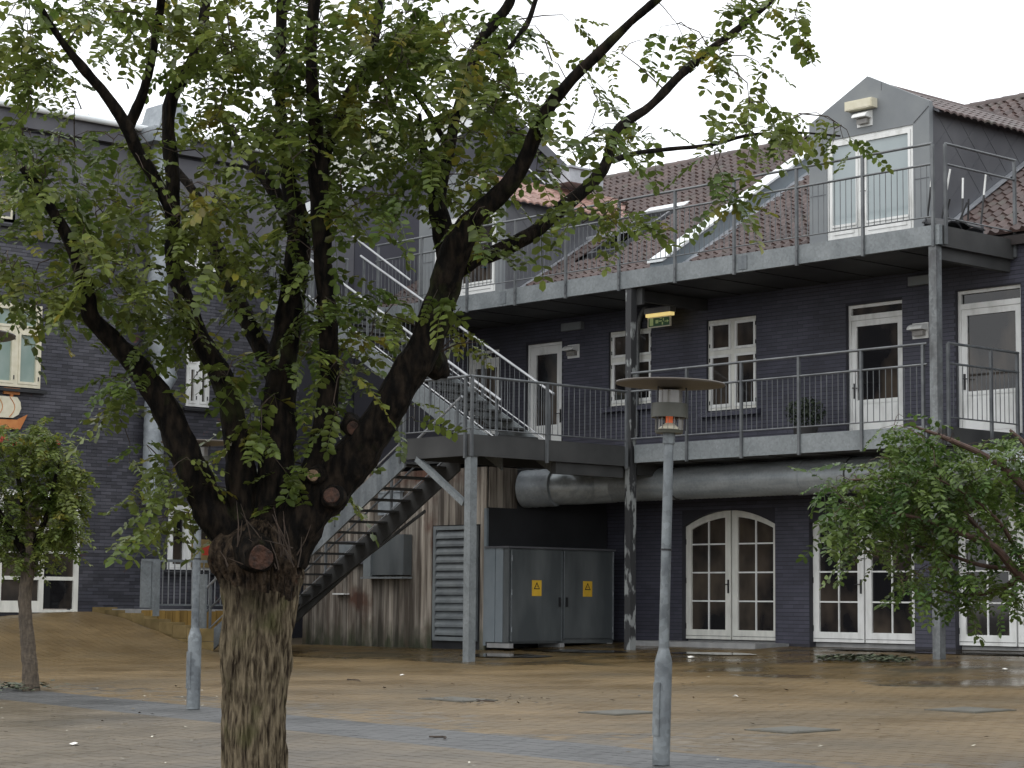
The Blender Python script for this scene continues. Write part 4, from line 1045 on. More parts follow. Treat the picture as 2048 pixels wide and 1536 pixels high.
# ------------------------------------------------------------------ gable building behind
GX = LX_-.08
GB = thing('gable_building', 'tall dark blue plastered gable with white verge boards behind the big tree', 'building', (GX, 33, 1))
ga, gb, gc = (27.55, 9.87), (38.55, 9.87), (33.05, 12.95)
MB().prism([(GX, ga[0], .5), (GX, gb[0], .5), (GX, gb[0], gb[1]), (GX, gc[0], gc[1]), (GX, ga[0], ga[1])], (-.35, 0, 0)).build('gable_wall', 'plaster', GB)
gs = (gc[1]-ga[1])/(gc[0]-ga[0])
for s, (yy, zz) in ((-1, ga), (1, gb)):
    MB().prism([(GX+.10, gc[0], gc[1]+.03), (GX+.10, yy+s*.4, zz-gs*.4+.03), (GX+.10, yy+s*.4, zz-gs*.4+.16), (GX+.10, gc[0], gc[1]+.16)], (-14, 0, 0)).build('roof', 'moss_roof', GB)
    MB().prism([(GX+.14, gc[0], gc[1]-.10), (GX+.14, yy+s*.4, zz-gs*.4-.10), (GX+.14, yy+s*.4, zz-gs*.4+.17), (GX+.14, gc[0], gc[1]+.17)], (-.035, 0, 0)).build('verge_board', 'coping' if s < 0 else 'zinc', GB)
sm = MB()
for i in range(12): sm.prism([(GX-.6-i*1.0, gc[0], gc[1]+.161), (GX-.6-i*1.0, ga[0]-.4, ga[1]-gs*.4+.161), (GX-.6-i*1.0, ga[0]-.4, ga[1]-gs*.4+.20), (GX-.6-i*1.0, gc[0], gc[1]+.20)], (-.05, 0, 0))
sm.build('roof_ribs', 'moss_roof', GB)
MB().bar((GX+.02, 34.0, 11.7), (GX+.02, 34.55, 11.42), .03, .03).build('wall_bar', 'coping', GB)
MB().box(GX+.0, GX+.03, 34.15, 34.24, 11.02, 11.28).build('wall_vent', 'black', GB)

# ------------------------------------------------------------------ chairs tipped over on the upper walkway
def tipped_chair(x, y, rz, label, tip):
    t = thing('garden_chair', label, 'chair', (x, y, FL2), 'dark chairs stacked on the upper walkway')
    Mx = Matrix.Translation((x, y, FL2)) @ Matrix.Rotation(rz, 4, 'Z') @ Matrix.Rotation(tip, 4, 'X')
    T_ = lambda *p: Mx @ Vector(p)
    b = MB()
    n = 6                                    # a bucket seat, curved in section, upside down
    for i in range(n):
        a0, a1 = -1+2*i/n, -1+2*(i+1)/n
        z = lambda a: .16 - .10*a*a
        b.prism([T_(a0*.23, -.22, z(a0)), T_(a1*.23, -.22, z(a1)), T_(a1*.23, .22, z(a1)), T_(a0*.23, .22, z(a0))], T_(0, 0, .025)-T_(0, 0, 0))
    b.build('seat', 'chair_dark', t)
    b = MB()
    for i in range(n):
        a0, a1 = -1+2*i/n, -1+2*(i+1)/n
        yb_ = lambda a: .24 - .08*a*a
        b.prism([T_(a0*.23, yb_(a0), -.12+.0), T_(a1*.23, yb_(a1), -.12), T_(a1*.23, yb_(a1), .15), T_(a0*.23, yb_(a0), .15)], T_(0, .02, 0)-T_(0, 0, 0))
    b.build('backrest', 'zinc', t)
    for sx, sy, k in ((-1, -1, 0), (1, -1, 1), (-1, 1, 2), (1, 1, 3)):
        p, q = T_(sx*.18, sy*.17, .17), T_(sx*.22, sy*.22, .98 if sy > 0 else .5)
        lg = MB().tube([p, q], .016, 8).build('leg', 'chair_dark', t, True)
        if sy > 0: MB().tube([p+(q-p)*.58, p+(q-p)*1.0], .0165, 8).build('white_sleeve', 'white', lg, True)
    return t
c_ = at_y(1944, 400, 28.15)
tipped_chair(c_.x, 28.15-.2, 0, 'dark chair lying upside down near the dormer with white sleeved legs', R(-3))
c_ = at_y(1886, 420, 27.5)
tipped_chair(c_.x+.02, 27.42, R(90), 'dark chair tipped over at the corner of the upper railing', R(14))
# shrub on the lower walkway
p = at_y(1611, 850, 28.2)
t = thing('potted_shrub', 'round dark shrub in a low pot on the lower walkway beside the white door', 'plant', (p.x, 28.2, FL1))
MB().lathe((p.x, 28.2, FL1), [(0, 0), (.16, 0), (.22, .28), (.20, .28), (.19, .25), (0, .25)], 20).build('pot', 'terracotta', t, True)
sv = MB(); random.seed(9)
for i in range(900):
    d = Vector((random.gauss(0, 1), random.gauss(0, 1), random.gauss(0, 1))).normalized()*(random.random()**.4)
    c = Vector((p.x, 28.2, FL1+.50)) + Vector((d.x*.36, d.y*.33, d.z*.27))
    a, b = Vector((random.gauss(0, 1), random.gauss(0, 1), random.gauss(0, 1))).normalized(), Vector((random.gauss(0, 1), random.gauss(0, 1), random.gauss(0, 1)))
    b = a.cross(b).normalized()
    sv.add([c-a*.035, c+b*.018, c+a*.035, c-b*.018], [(0, 1, 2, 3)])
sv.build('foliage', 'shrub', t, kind='stuff')

# ------------------------------------------------------------------ street lamps
def street_lamp(x, y, label, tube_r=.067, H=2.92, lean=0.0):
    z = gz(x, y)+.01; t = thing('street_lamp', label, 'street lamp', (x, y, z), 'low street lamps with round disc tops')
    k = H/2.92
    MB().lathe((x, y, z), [(0, 0), (tube_r, 0), (tube_r, .78*k), (tube_r*.92, .80*k), (tube_r*.62, .875*k), (tube_r*.60, .88*k)], 20).build('base_tube', 'lamp_grey', t, True)
    MB().lathe((x, y, z), [(tube_r*.605, .87*k), (tube_r*.56, 2.44*k), (tube_r*.72, 2.44*k), (tube_r*.72, 2.52*k), (0, 2.52*k)], 20).build('pole', 'lamp_grey', t, True)
    MB().box(x-tube_r*.5, x+tube_r*.5, y-tube_r-.004, y-tube_r+.02, z+.22, z+.62).build('service_hatch', 'lamp_grey', t)
    c = (x, y, z)
    MB().lathe(c, [(0, 2.52*k), (.105*k, 2.52*k), (.11*k, 2.545*k), (.0, 2.55*k)], 24).build('burner_plate', 'lamp_olive', t, True)
    MB().lathe(c, [(.092*k, 2.55*k), (.03, 2.60*k), (.0, 2.61*k)], 20).build('reflector_cone', 'cream', t, True)
    MB().tube([(x, y, z+2.60*k), (x, y, z+2.72*k)], .028, 10).build('light_tube', 'lamp_red', t, True)
    g_ = MB()
    for j in range(14):
        a = 2*math.pi*j/14; g_.bar((x+.104*math.cos(a), y+.104*math.sin(a), z+2.55*k), (x+.104*math.cos(a), y+.104*math.sin(a), z+2.64*k), .004, .012, up=(math.cos(a), math.sin(a), 0))
    g_.build('glass_ribs', 'lamp_glass', t)
    MB().lathe(c, [(.118*k, 2.645*k), (.142*k, 2.64*k), (.138*k, 2.75*k), (.115*k, 2.75*k), (.118*k, 2.645*k)], 28).build('shade_ring', 'lamp_olive', t, True)
    MB().lathe(c, [(.098*k, 2.752*k), (.098*k, 2.85*k), (.0, 2.85*k)], 24).build('upper_glass', 'lamp_glass', t, True)
    MB().lathe(c, [(0, 2.862*k), (.20*k, 2.875*k), (.42*k, 2.895*k), (.425*k, 2.905*k), (.42*k, 2.912*k), (.2*k, 2.925*k), (0, 2.94*k)], 40).build('disc_top', 'lamp_copper', t, True)
    for j in range(3):
        a = 2*math.pi*j/3 + .5; px_, py_ = x+.128*k*math.cos(a), y+.128*k*math.sin(a)
        MB().tube([(px_, py_, z+2.54*k), (px_, py_, z+2.95*k)], .006, 6).build('rod', 'iron', t)
    MB().lathe(c, [(tube_r*.615, 1.62*k), (tube_r*.63, 1.62*k), (tube_r*.63, 1.635*k), (tube_r*.6, 1.635*k)], 16).build('pole_band', 'iron', t)
    return t
p = ground_at(1322, 1531); p1 = at_d(1338, 870, (p - EYEP).dot(FWD))
sl_ = street_lamp(p.x, p.y, 'grey street lamp with brown disc top in front of the arched doors')
sl_.rotation_euler = Vector((0, 0, 1)).rotation_difference(Vector((p1.x-p.x, p1.y-p.y, p1.z-p.z))).to_euler()
p = ground_at(386, 1419); p1 = at_d(393, 1150, (p-EYEP).dot(FWD))
street_lamp((p.x+p1.x)/2, (p.y+p1.y)/2, 'street lamp whose head hides behind the big tree trunk', .074)
p = at_d(-112, 660, 13.2)
street_lamp(p.x, p.y, 'nearest street lamp, cut off by the left edge with only its disc showing', H=p.z - gz(p.x, p.y)-.02)

# ------------------------------------------------------------------ trees
def catmull(P, n):
    out = []; m = len(P)
    for i in range(m-1):
        a, b, c, d = P[max(i-1, 0)], P[i], P[i+1], P[min(i+2, m-1)]
        for k in range(n):
            t = k/n; out.append(.5*((2*b) + (c-a)*t + (2*a-5*b+4*c-d)*t*t + (3*b-a-3*c+d)*t**3))
    out.append(P[-1]); return out
def limb_mesh(P, Rr, name, m, parent, n=10, sub=5, rough=.10, seed=0):
    """tapered uneven limb; returns dense points and radii"""
    Q = catmull([np.array(list(p) + [r]) for p, r in zip(P, Rr)], sub)
    path = [Vector(q[:3]) for q in Q]; rad = [max(q[3], .002) for q in Q]
    b = MB(); 
    b.tube(path, rad, n)
    for i, v in enumerate(b.v):
        ring = i//n; c = path[min(ring, len(path)-1)]; d = Vector(v) - c
        k = 1 + rough*1.6*noise.noise(Vector(v)*9 + Vector((seed, 0, 0))) + rough*noise.noise(Vector(v)*26)
        b.v[i] = tuple(c + d*k)
    b.build(name, m, parent, True)
    return path, rad
def leaf_template(nl, Lr, ll, lw, seed):
    """pinnate leaf along +x, drooping; nl pairs of leaflets"""
    rnd = random.Random(seed); V = []; F = []
    def bend(t): return Vector((t*Lr, 0, -.30*Lr*t*t))
    k = 0
    for i in range(nl*2+1):
        if i < nl*2: t = .22 + .74*(i//2)/(nl-1); s = 1 if i % 2 else -1; yaw = s*R(rnd.uniform(58, 78)); sc_ = rnd.uniform(.82, 1.1)
        else: t = 1.0; s = 0; yaw = R(rnd.uniform(-15, 15)); sc_ = 1.05
        base = bend(t); roll = R(rnd.uniform(-30, 30)); dr = R(rnd.uniform(-30, 8))
        m = Matrix.Rotation(yaw, 3, 'Z') @ Matrix.Rotation(-dr, 3, 'Y') @ Matrix.Rotation(roll, 3, 'X')
        fold = rnd.uniform(.05, .25)*lw
        pts = [(0, 0, 0), (.22, .40, fold), (.24, 0, 0), (.22, -.40, fold), (.74, .47, fold), (.72, 0, -.02*ll), (.74, -.47, fold), (1, 0, -.06*ll)]
        o = len(V)
        for (a, b_, c) in pts: V.append(tuple(base + m @ Vector((a*ll*sc_, b_*lw*sc_, c))))
        F += [(o, o+2, o+1, o+1), (o, o+3, o+2, o+2), (o+1, o+2, o+5, o+4), (o+2, o+3, o+6, o+5), (o+4, o+5, o+7, o+7), (o+5, o+6, o+7, o+7)]
    # rachis
    o = len(V)
    for j in range(4):
        c = bend(j/3); V += [tuple(c+Vector((0, .0012, 0))), tuple(c+Vector((0, -.0012, 0)))]
    F += [(o+2*j, o+2*j+1, o+2*j+3, o+2*j+2) for j in range(3)]
    return np.array(V), F
def tri_faces(F):
    out = []
    for q in F:
        out.append(q[:3])
        if q[3] != q[2]: out.append((q[0], q[2], q[3]))
    return np.array(out)
def grow_crown(t, limbs, attractors, leafm, twigm, seed, ll=.042, lw=.021, Lr=.20, per=(2, 4), nparts=200, nl=6, spread=.5):
    """branchlets reach from the limbs to the attractor points; pinnate leaves along them"""
    rnd = random.Random(seed)
    temps = [leaf_template(nl + (i % 3) - 1, Lr*(.8+.1*i), ll, lw, seed*10+i) for i in range(6)]
    LP = np.array([tuple(p) for path, rad in limbs for p in path[len(path)//5:]])
    tw = MB(); pl = []
    # pull each point to the depth of the limb it hangs from, then grow outward from the wood
    AT = []
    for A in attractors:
        d = np.linalg.norm(LP - np.array(A), axis=1); B = Vector(LP[int(np.argmin(d))]); A = Vector(A)
        off = (B - A).dot(FWD) + rnd.uniform(-.1, .3); rr_ = (A - EYEP); q = EYEP + rr_*((rr_.dot(FWD) + off*.6)/rr_.dot(FWD))
        AT.append((float(d.min()), q))
    AT.sort(key=lambda e: e[0])
    for d0_, A in AT:
        d = np.linalg.norm(LP - np.array(A), axis=1); k = int(np.argmin(d)); B = Vector(LP[k])
        dist = (A-B).length
        mid = (A+B)/2 + Vector((rnd.uniform(-.05, .05), rnd.uniform(-.05, .05), .06*dist + rnd.uniform(0, .05)))
        path = [B, B*.25+mid*.75, A*.5+mid*.5, A + Vector((rnd.uniform(-.04, .04), rnd.uniform(-.04, .04), -.03))]
        r0 = min(.006, .0025+.004*dist)
        tw.tube(path, [r0, r0*.8, r0*.55, .0012], 4, False)
        LP = np.concatenate([LP, np.array([tuple(path[2]), tuple(path[3])])])
        nleaf = rnd.randint(*per)
        for i in range(nleaf):
            s = rnd.uniform(.35, 1.0) if i else 1.0
            f_ = s*(len(path)-1); j = min(int(f_), len(path)-2); pos = path[j].lerp(path[j+1], f_-j)
            dirv = (path[j+1]-path[j]).normalized()
            az = rnd.uniform(0, 2*math.pi)
            h = Vector((math.cos(az), math.sin(az), rnd.uniform(-.7, .35))) + dirv*.7*rnd.random()
            h.normalize()
            pl.append((pos, h, rnd.uniform(-.6, .6), rnd.randrange(6), rnd.uniform(.62, 1.22)))
    tw.build('twigs', twigm, t, kind='stuff')
    mats = []
    for pos, h, roll, k, s in pl:
        x = h; y = Vector((0, 0, 1)).cross(x)
        if y.length < .1: y = Vector((0, 1, 0))
        y.normalize(); z = x.cross(y)
        m = Matrix((x, y, z)).transposed() @ Matrix.Rotation(roll, 3, 'X')
        mats.append((pos, m, k, s))
    # leaves nearest the camera become parts of their own
    order = sorted(range(len(mats)), key=lambda i: (mats[i][0]-EYEP).length)
    lm = []
    for k in range(6):
        V, F = temps[k]; me = bpy.data.meshes.new('leaf'); me.from_pydata([tuple(v) for v in V], [], [tuple(map(int, f_)) for f_ in tri_faces(F)]); me.materials.append(MT[leafm]); me.shade_smooth(); lm.append(me)
    step = max(1, len(order)//(nparts*2)) if nparts else 1
    chosen = set(order[::step][:nparts]) if nparts else set()
    for i in chosen:
        pos, m, k, s = mats[i]
        o = bpy.data.objects.new('leaf', lm[k]); C.objects.link(o); o.parent = t
        o.matrix_local = Matrix.Translation(pos - ROOT[t.name]) @ (m*s).to_4x4()
    VV = []; FF = []; off = 0
    for i, (pos, m, k, s) in enumerate(mats):
        if i in chosen: continue
        V, F = temps[k]; F3 = tri_faces(F)
        VV.append(V @ (np.array(m)*s).T + np.array(pos)); FF.append(F3 + off); off += len(V)
    me = np_mesh('foliage', np.concatenate(VV), np.concatenate(FF), leafm); me.shade_smooth()
    link_stuff('foliage', me, t)
def px_attract(regions, D, dsp, seed):
    rnd = random.Random(seed); out = []
    for (cx, cy, rx, ry, n) in regions:
        for i in range(n):
            a = rnd.uniform(0, 2*math.pi); r_ = math.sqrt(rnd.random())*1.1
            out.append(at_d(cx+rx*r_*math.cos(a), cy+ry*r_*math.sin(a), D + rnd.uniform(-dsp, dsp)))
    return out
def knot_disc(P, r_, m, parent, nrm=None, name='pruning_cut'):
    """a sawn-off stub: lumpy bark collar and an uneven cut face"""
    n_ = (EYEP - P).normalized() if nrm is None else Vector(nrm).normalized()
    b = MB().tube([P - n_*r_*2.2, P - n_*r_*.9, P - n_*r_*.1, P + n_*r_*.02, P - n_*r_*.04], [r_*1.5, r_*1.3, r_*1.15, r_*.98, r_*.8], 22)
    for i, v in enumerate(b.v):
        d = Vector(v) - P; b.v[i] = tuple(P + d*(1 + .34*noise.noise(Vector(v)*17) + .12*noise.noise(Vector(v)*60)))
    b.build(name + '_collar', 'bark', parent, True)
    b = MB().tube([P - n_*r_*.1, P + n_*.006], [r_*.95, r_*.80], 22)
    for i, v in enumerate(b.v):
        d = Vector(v) - P; b.v[i] = tuple(P + d*(1 + .30*noise.noise(Vector(v)*17)))
    b.build(name, m, parent, False)

# --- the big tree in front
TD = 9.5
K = TD/FOC
base = at_d(506, 1700, TD); bz = gz(base.x, base.y)
MT_ = thing('pollarded_tree', 'large pollarded tree with a thick ridged trunk and wide leafy limbs in front', 'tree', (base.x, base.y, bz))
# trunk with ridged bark
TP = [(500, 1860, 66), (503, 1700, 62), (507, 1540, 59), (508, 1440, 59.5), (512, 1300, 65), (517, 1210, 70), (519, 1160, 80), (520, 1112, 88), (530, 1070, 66), (538, 1035, 26)]
Q = catmull([np.array(list(at_d(a, b, TD)) + [r*K]) for a, b, r in TP], 26)
nn = 128; tb = MB(); tb.tube([Vector(q[:3]) for q in Q], [q[3] for q in Q], nn)
for i, v in enumerate(tb.v):
    ring = min(i//nn, len(Q)-1); c = Vector(Q[ring][:3]); d = Vector(v) - c; a = (i % nn)/nn*2*math.pi
    z = v[2]
    rid = noise.noise(Vector((math.cos(a)*9, math.sin(a)*9, z*4.5))) ; rid2 = noise.noise(Vector((math.cos(a)*20, math.sin(a)*20, z*12)))
    lump = noise.noise(Vector((math.cos(a)*1.3, math.sin(a)*1.3, z*5 + 4)))*(1.5 if z > 1.62 else .5)
    k = 1 + .15*(abs(rid)*2-.4) + .06*rid2 + .09*lump
    if z > 1.60: k += .06*max(0, noise.noise(Vector((a*3, z*14, 1))))
    tb.v[i] = tuple(c + d*k)
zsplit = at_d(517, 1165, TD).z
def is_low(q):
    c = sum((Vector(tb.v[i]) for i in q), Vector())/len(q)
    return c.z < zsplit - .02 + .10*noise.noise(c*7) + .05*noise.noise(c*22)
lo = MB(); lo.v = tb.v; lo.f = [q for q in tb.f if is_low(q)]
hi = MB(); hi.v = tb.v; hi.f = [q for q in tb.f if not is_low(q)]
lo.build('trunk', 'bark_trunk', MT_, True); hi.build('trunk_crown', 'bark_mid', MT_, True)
LIMBS = [
 # (points px,py,r), depth change at the tip
 ([(505,1130,52),(430,1030,48),(385,940,42),(340,835,37),(285,745,30),(222,675,25),(182,635,21),(172,575,19),(140,485,15),(95,405,11),(45,335,8)], -.35),
 ([(510,1120,56),(485,1030,44),(482,945,38),(452,778,30),(402,678,26),(368,595,25),(348,528,22),(345,430,21),(345,360,19),(338,215,16),(375,140,13),(403,60,12),(415,-20,11)], .25),
 ([(348,440,16),(318,370,14),(280,310,14),(253,253,15),(212,190,11),(165,135,10),(115,70,7),(80,10,5)], -.55),
 ([(255,258,13),(285,190,11),(305,110,9),(320,20,9),(325,-30,8)], -.3),
 ([(530,1120,60),(545,1000,50),(556,850,46),(562,740,42),(580,620,36),(597,500,33),(592,420,26),(570,330,18),(560,200,14),(562,80,12),(565,-20,11)], .35),
 ([(560,1090,56),(600,1010,44),(640,900,32),(658,780,27),(656,660,26),(648,545,25),(640,430,27),(636,330,25),(628,220,16),(622,100,13),(630,-20,12)], -.25),
 ([(565,800,26),(540,730,26),(505,660,25),(460,570,22),(422,465,18),(395,395,13),(345,330,8)], .6),
 ([(600,500,22),(575,430,19),(540,370,16),(508,330,14),(470,275,9),(430,215,6)], .5),
 ([(638,340,18),(665,265,15),(698,188,14),(738,122,12),(755,40,10),(760,-20,9)], .2),
 ([(560,1105,70),(625,1010,66),(690,935,58),(745,865,51),(800,775,46),(848,695,44),(880,605,42),(902,530,42),(935,450,32),(1000,388,25),(1045,330,21),(1090,228,17),(1137,167,14),(1204,100,11),(1260,45,9),(1325,-10,8)], -.6),
 ([(900,535,32),(886,460,28),(876,410,25),(885,350,17),(897,310,14),(912,227,12),(935,167,13),(962,83,12),(1012,17,11),(1030,-20,10)], .15),
 ([(878,420,20),(862,345,17),(845,290,9),(838,230,6)], .3),
 ([(895,555,26),(950,520,21),(985,508,20),(1060,470,18),(1120,420,17),(1180,370,16),(1215,320,14),(1235,260,12),(1300,212,11),(1360,150,10),(1420,100,9),(1480,55,8),(1545,0,6)], .7),
 ([(1226,322,7),(1270,307,6),(1340,298,5),(1420,290,5),(1500,270,4),(1590,265,3.2),(1680,272,2)], .9),
 ([(900,300,7),(840,200,6),(800,160,5),(745,205,4)], .3),
 ([(962,90,8),(1000,110,6),(1050,55,6),(1075,-10,5)], .1),
]
limbs = []
for i, (pts, dd) in enumerate(LIMBS):
    if pts[-1][1] < 12:                          # run on above the picture to a thin tip
        (xa, ya, ra_), (xb, yb2, rb_) = pts[-2], pts[-1]; L_ = math.hypot(xb-xa, yb2-ya)
        pts = pts + [(xb+(xb-xa)/L_*120, yb2+(yb2-ya)/L_*120, rb_*.55), (xb+(xb-xa)/L_*230, yb2+(yb2-ya)/L_*230, 2)]
    m = len(pts)
    P = [at_d(a, b, TD + dd*(k/(m-1))**1.2 + (0 if pts[0][1] > 900 else dd*.4)) for k, (a, b, r_) in enumerate(pts)]
    Rr = [r_*K*(.77 if r_ > 20 else .86 if r_ > 12 else .95) for a, b, r_ in pts]
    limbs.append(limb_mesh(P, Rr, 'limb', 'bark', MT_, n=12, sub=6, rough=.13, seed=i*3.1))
for (a, b, r_, m, dd) in ((520, 1116, 29, 'cut_red', -.24), (662, 990, 18, 'cut_red', -.16), (626, 950, 14, 'cut_tan', -.15), (706, 856, 15, 'cut_red', -.13), (858, 712, 22, 'cut_red', -.12), (905, 492, 13, 'bark', -.11)):
    P = at_d(a, b, TD + dd); nr = (EYEP - P).normalized() + Vector((random.uniform(-.4, .4), random.uniform(-.4, .4), random.uniform(-.3, .5)))
    knot_disc(P, r_*K, m, MT_, nr)
tws = MB(); random.seed(21)                      # dry sprigs by the broken stub and young shoots at the trunk head
for i in range(9):
    p = at_d(872, 708, TD-.1); q = at_d(890+random.uniform(-30, 70), 640+random.uniform(-30, 70), TD-.2+random.uniform(-.1, .1))
    tws.tube([p, p.lerp(q, .5)+Vector((0, 0, .02)), q], [.005, .003, .001], 4, False)
for i in range(26):
    p = at_d(520+random.uniform(-70, 80), 1120+random.uniform(-30, 20), TD-.2); q = p + Vector((random.uniform(-.08, .08), random.uniform(-.12, .02), random.uniform(.03, .2)))
    tws.tube([p, p.lerp(q, .5)+Vector((.01, 0, .0)), q], [.004, .003, .001], 4, False)
tws.build('dry_sprigs', 'twig', MT_, kind='stuff')
REG = [(250,-110,260,60,34),(700,-120,260,70,50),(1150,-110,220,60,20),(150,50,140,60,30),(50,40,70,60,12),(55,190,90,110,34),(60,330,90,90,30),(190,330,150,80,30),(345,70,80,80,22),(420,170,80,120,30),(480,60,90,70,26),(560,150,130,140,64),(700,90,140,100,58),(820,190,120,120,58),(880,60,120,70,44),(760,300,130,90,42),
 (960,330,100,90,32),(1000,150,90,100,30),(960,220,70,80,20),(1110,60,90,60,14),(1195,225,80,80,14),(1175,290,60,50,8),(1430,50,90,60,20),(1490,140,50,60,10),(1560,20,80,30,8),(1625,50,40,40,5),(1290,120,120,80,8),(1290,240,70,50,6),
 (1500,255,80,40,16),(1600,240,70,40,12),(1690,275,40,30,7),(1445,365,22,50,9),(1160,430,90,50,16),(1240,420,40,40,7),(1060,300,60,60,10),
 (90,430,110,70,28),(120,545,120,60,34),(200,620,80,60,22),(60,610,60,40,9),(280,440,110,80,32),(330,560,80,90,26),(240,720,70,50,12),(230,540,70,60,14),(400,400,90,80,26),
 (490,450,100,100,36),(560,560,100,90,34),(730,420,80,50,12),(700,590,80,70,18),(620,690,100,80,32),(520,770,90,80,22),(700,690,50,50,10),(240,800,50,30,7),(400,720,60,60,12),
 (330,930,60,50,13),(290,1000,90,50,14),(330,1070,60,35,9),(270,905,40,40,5),(450,890,80,80,14),(560,880,60,70,12),(640,830,60,60,9),(800,800,60,50,3),(690,975,30,40,5),(920,660,40,40,4),(430,1030,60,50,8),(960,480,60,50,6),(860,590,50,40,5),(500,1010,80,50,8),(640,400,60,60,16),(600,260,80,80,22)]
grow_crown(MT_, limbs, px_attract([(a, b, c, d, max(2, round(n*((.62 if b < 400 else .54 if b < 780 else .40) if a < 1020 else .42)))) for a, b, c, d, n in REG], TD, .85, 4), 'leaf', 'twig', 4, ll=.046, lw=.029, Lr=.19, per=(2, 3), nparts=260, nl=6)

# --- small tree by the left wall
p = ground_at(62, 1382); D2_ = (p-EYEP).dot(FWD); k2 = D2_/FOC
LT = thing('small_tree', 'small round headed tree with a slim bare trunk near the left edge', 'tree', (p.x, p.y, p.z-.02), 'small square trees')
path = [at_d(a, b, D2_) for a, b in ((63, 1392), (60, 1340), (54, 1270), (50, 1200), (55, 1150), (60, 1090), (58, 1020))]
l0 = limb_mesh(path, [r_*k2 for r_ in (18, 16, 14, 13, 13, 11, 7)], 'trunk', 'bark_small', LT, n=16, sub=6, rough=.10)
lims = [l0]
for pts in ([(58,1120,8),(20,1060,7),(-30,980,5),(-60,930,2)], [(58,1110,8),(90,1040,6),(110,960,4),(120,910,2)], [(58,1060,7),(40,980,5),(30,900,3),(30,870,1)], [(57,1120,7),(100,1080,5),(130,1060,3)]):
    dd = random.uniform(-.5, .5)
    lims.append(limb_mesh([at_d(a, b, D2_+dd*i/3) for i, (a, b, r_) in enumerate(pts)], [r_*k2 for a, b, r_ in pts], 'limb', 'bark', LT, n=8, sub=4))
grow_crown(LT, lims, px_attract([(45,910,95,65,100),(20,1010,140,80,130),(60,1080,95,45,70),(135,960,40,60,26),(115,1010,30,50,22),(-70,980,60,80,40),(90,900,40,30,18)], D2_, .8, 6), 'leaf', 'twig', 6, ll=.062, lw=.034, Lr=.22, per=(2, 4), nparts=60)
# --- tree reaching in from the right
D3 = 16.0; k3 = D3/FOC
bp_ = at_d(2190, 1400, D3)
RTREE = thing('small_tree', 'leafy tree with reddish twigs reaching in from the right edge', 'tree', (bp_.x, bp_.y, gz(bp_.x, bp_.y)), 'small square trees')
pb = Vector((bp_.x, bp_.y, gz(bp_.x, bp_.y)-.02))
l0 = limb_mesh([pb, pb.lerp(at_d(2180, 1180, D3), .5), at_d(2180, 1180, D3), at_d(2170, 1080, D3)], [.085, .075, .07, .05], 'trunk', 'bark_small', RTREE, n=16, sub=6)
lims = [l0]
for pts in ([(2178,1200,16),(2100,1185,12),(2040,1150,10),(1990,1095,8),(1930,1070,6),(1850,1040,4),(1760,1020,2.5)], [(2172,1110,15),(2090,1020,9),(2000,930,7),(1900,880,5),(1820,850,2.5)], [(2040,1150,8),(2000,1180,6),(1930,1190,4),(1880,1180,2)], [(2172,1100,12),(2120,1000,8),(2060,900,5),(2020,860,3)],
            [(1990,1095,5),(1900,1000,4),(1800,960,3),(1700,960,2)], [(2175,1090,14),(2230,980,9),(2260,880,4)], [(2040,1140,5),(1960,1130,4),(1900,1110,3),(1830,1090,2)], [(2060,1160,5),(2010,1060,4),(1950,1000,3),(1880,960,2)]):
    dd = random.uniform(-.5, .4)
    lims.append(limb_mesh([at_d(a, b, D3+dd*i/(len(pts)-1)) for i, (a, b, r_) in enumerate(pts)], [r_*k3 for a, b, r_ in pts], 'limb', 'twig_red', RTREE, n=8, sub=4))
RREG = [(1850,880,60,50,20),(1790,850,20,25,6),(1900,930,120,60,42),(1790,985,110,60,52),(1700,980,45,40,13),(1760,1060,90,50,34),(1870,1010,110,60,44),(1980,950,90,60,30),(2020,1050,70,80,22),(1900,1090,90,45,18),(1960,1160,80,35,20),(1840,1110,50,50,10),(1822,1180,16,35,5),(2030,1180,40,30,6),(2030,900,50,40,14),(2200,960,130,120,50),(1690,1050,26,35,6)]
grow_crown(RTREE, lims, px_attract(RREG, D3, .75, 8), 'leaf_dark', 'twig_red', 8, ll=.054, lw=.030, Lr=.25, per=(1, 3), nparts=200, nl=7)

# ------------------------------------------------------------------ on the ground
def cover(px, py, w_, l_, label):
    p = ground_at(px, py); b = MB(); b.add([], [])
    z = gz(p.x, p.y)
    t = tag(MB().box(-w_/2, w_/2, -l_/2, l_/2, -.02, .0).box(-w_/2+.04, w_/2-.04, -l_/2+.04, l_/2-.04, .0005, .004).build('drain_cover', 'cover'), label, 'drain cover', 'square covers set in the paving')
    t.location = (p.x, p.y, z+.0165); t.rotation_euler = (.0237, 0, TH)
    # rim
    return t
cover(1240, 1426, .62, .62, 'square grey cover in the paving left of the nearest lamp post')
cover(1585, 1461, .62, .62, 'square grey cover in the paving right of the nearest lamp post')
cover(1940, 1421, .70, .62, 'square grey cover in the paving near the right edge')
cover(915, 1400, .9, .5, 'oblong grey cover in the middle of the yellow paving')
for (a, b, w_, l_) in ((-27.7, -24.75, 0, 0),):
    tag(MB().box(-27.75, -24.7, 28.0, WY-.02, .7, .86).build('door_step', 'concrete'), 'low pale concrete step in front of the first arched door', 'step')
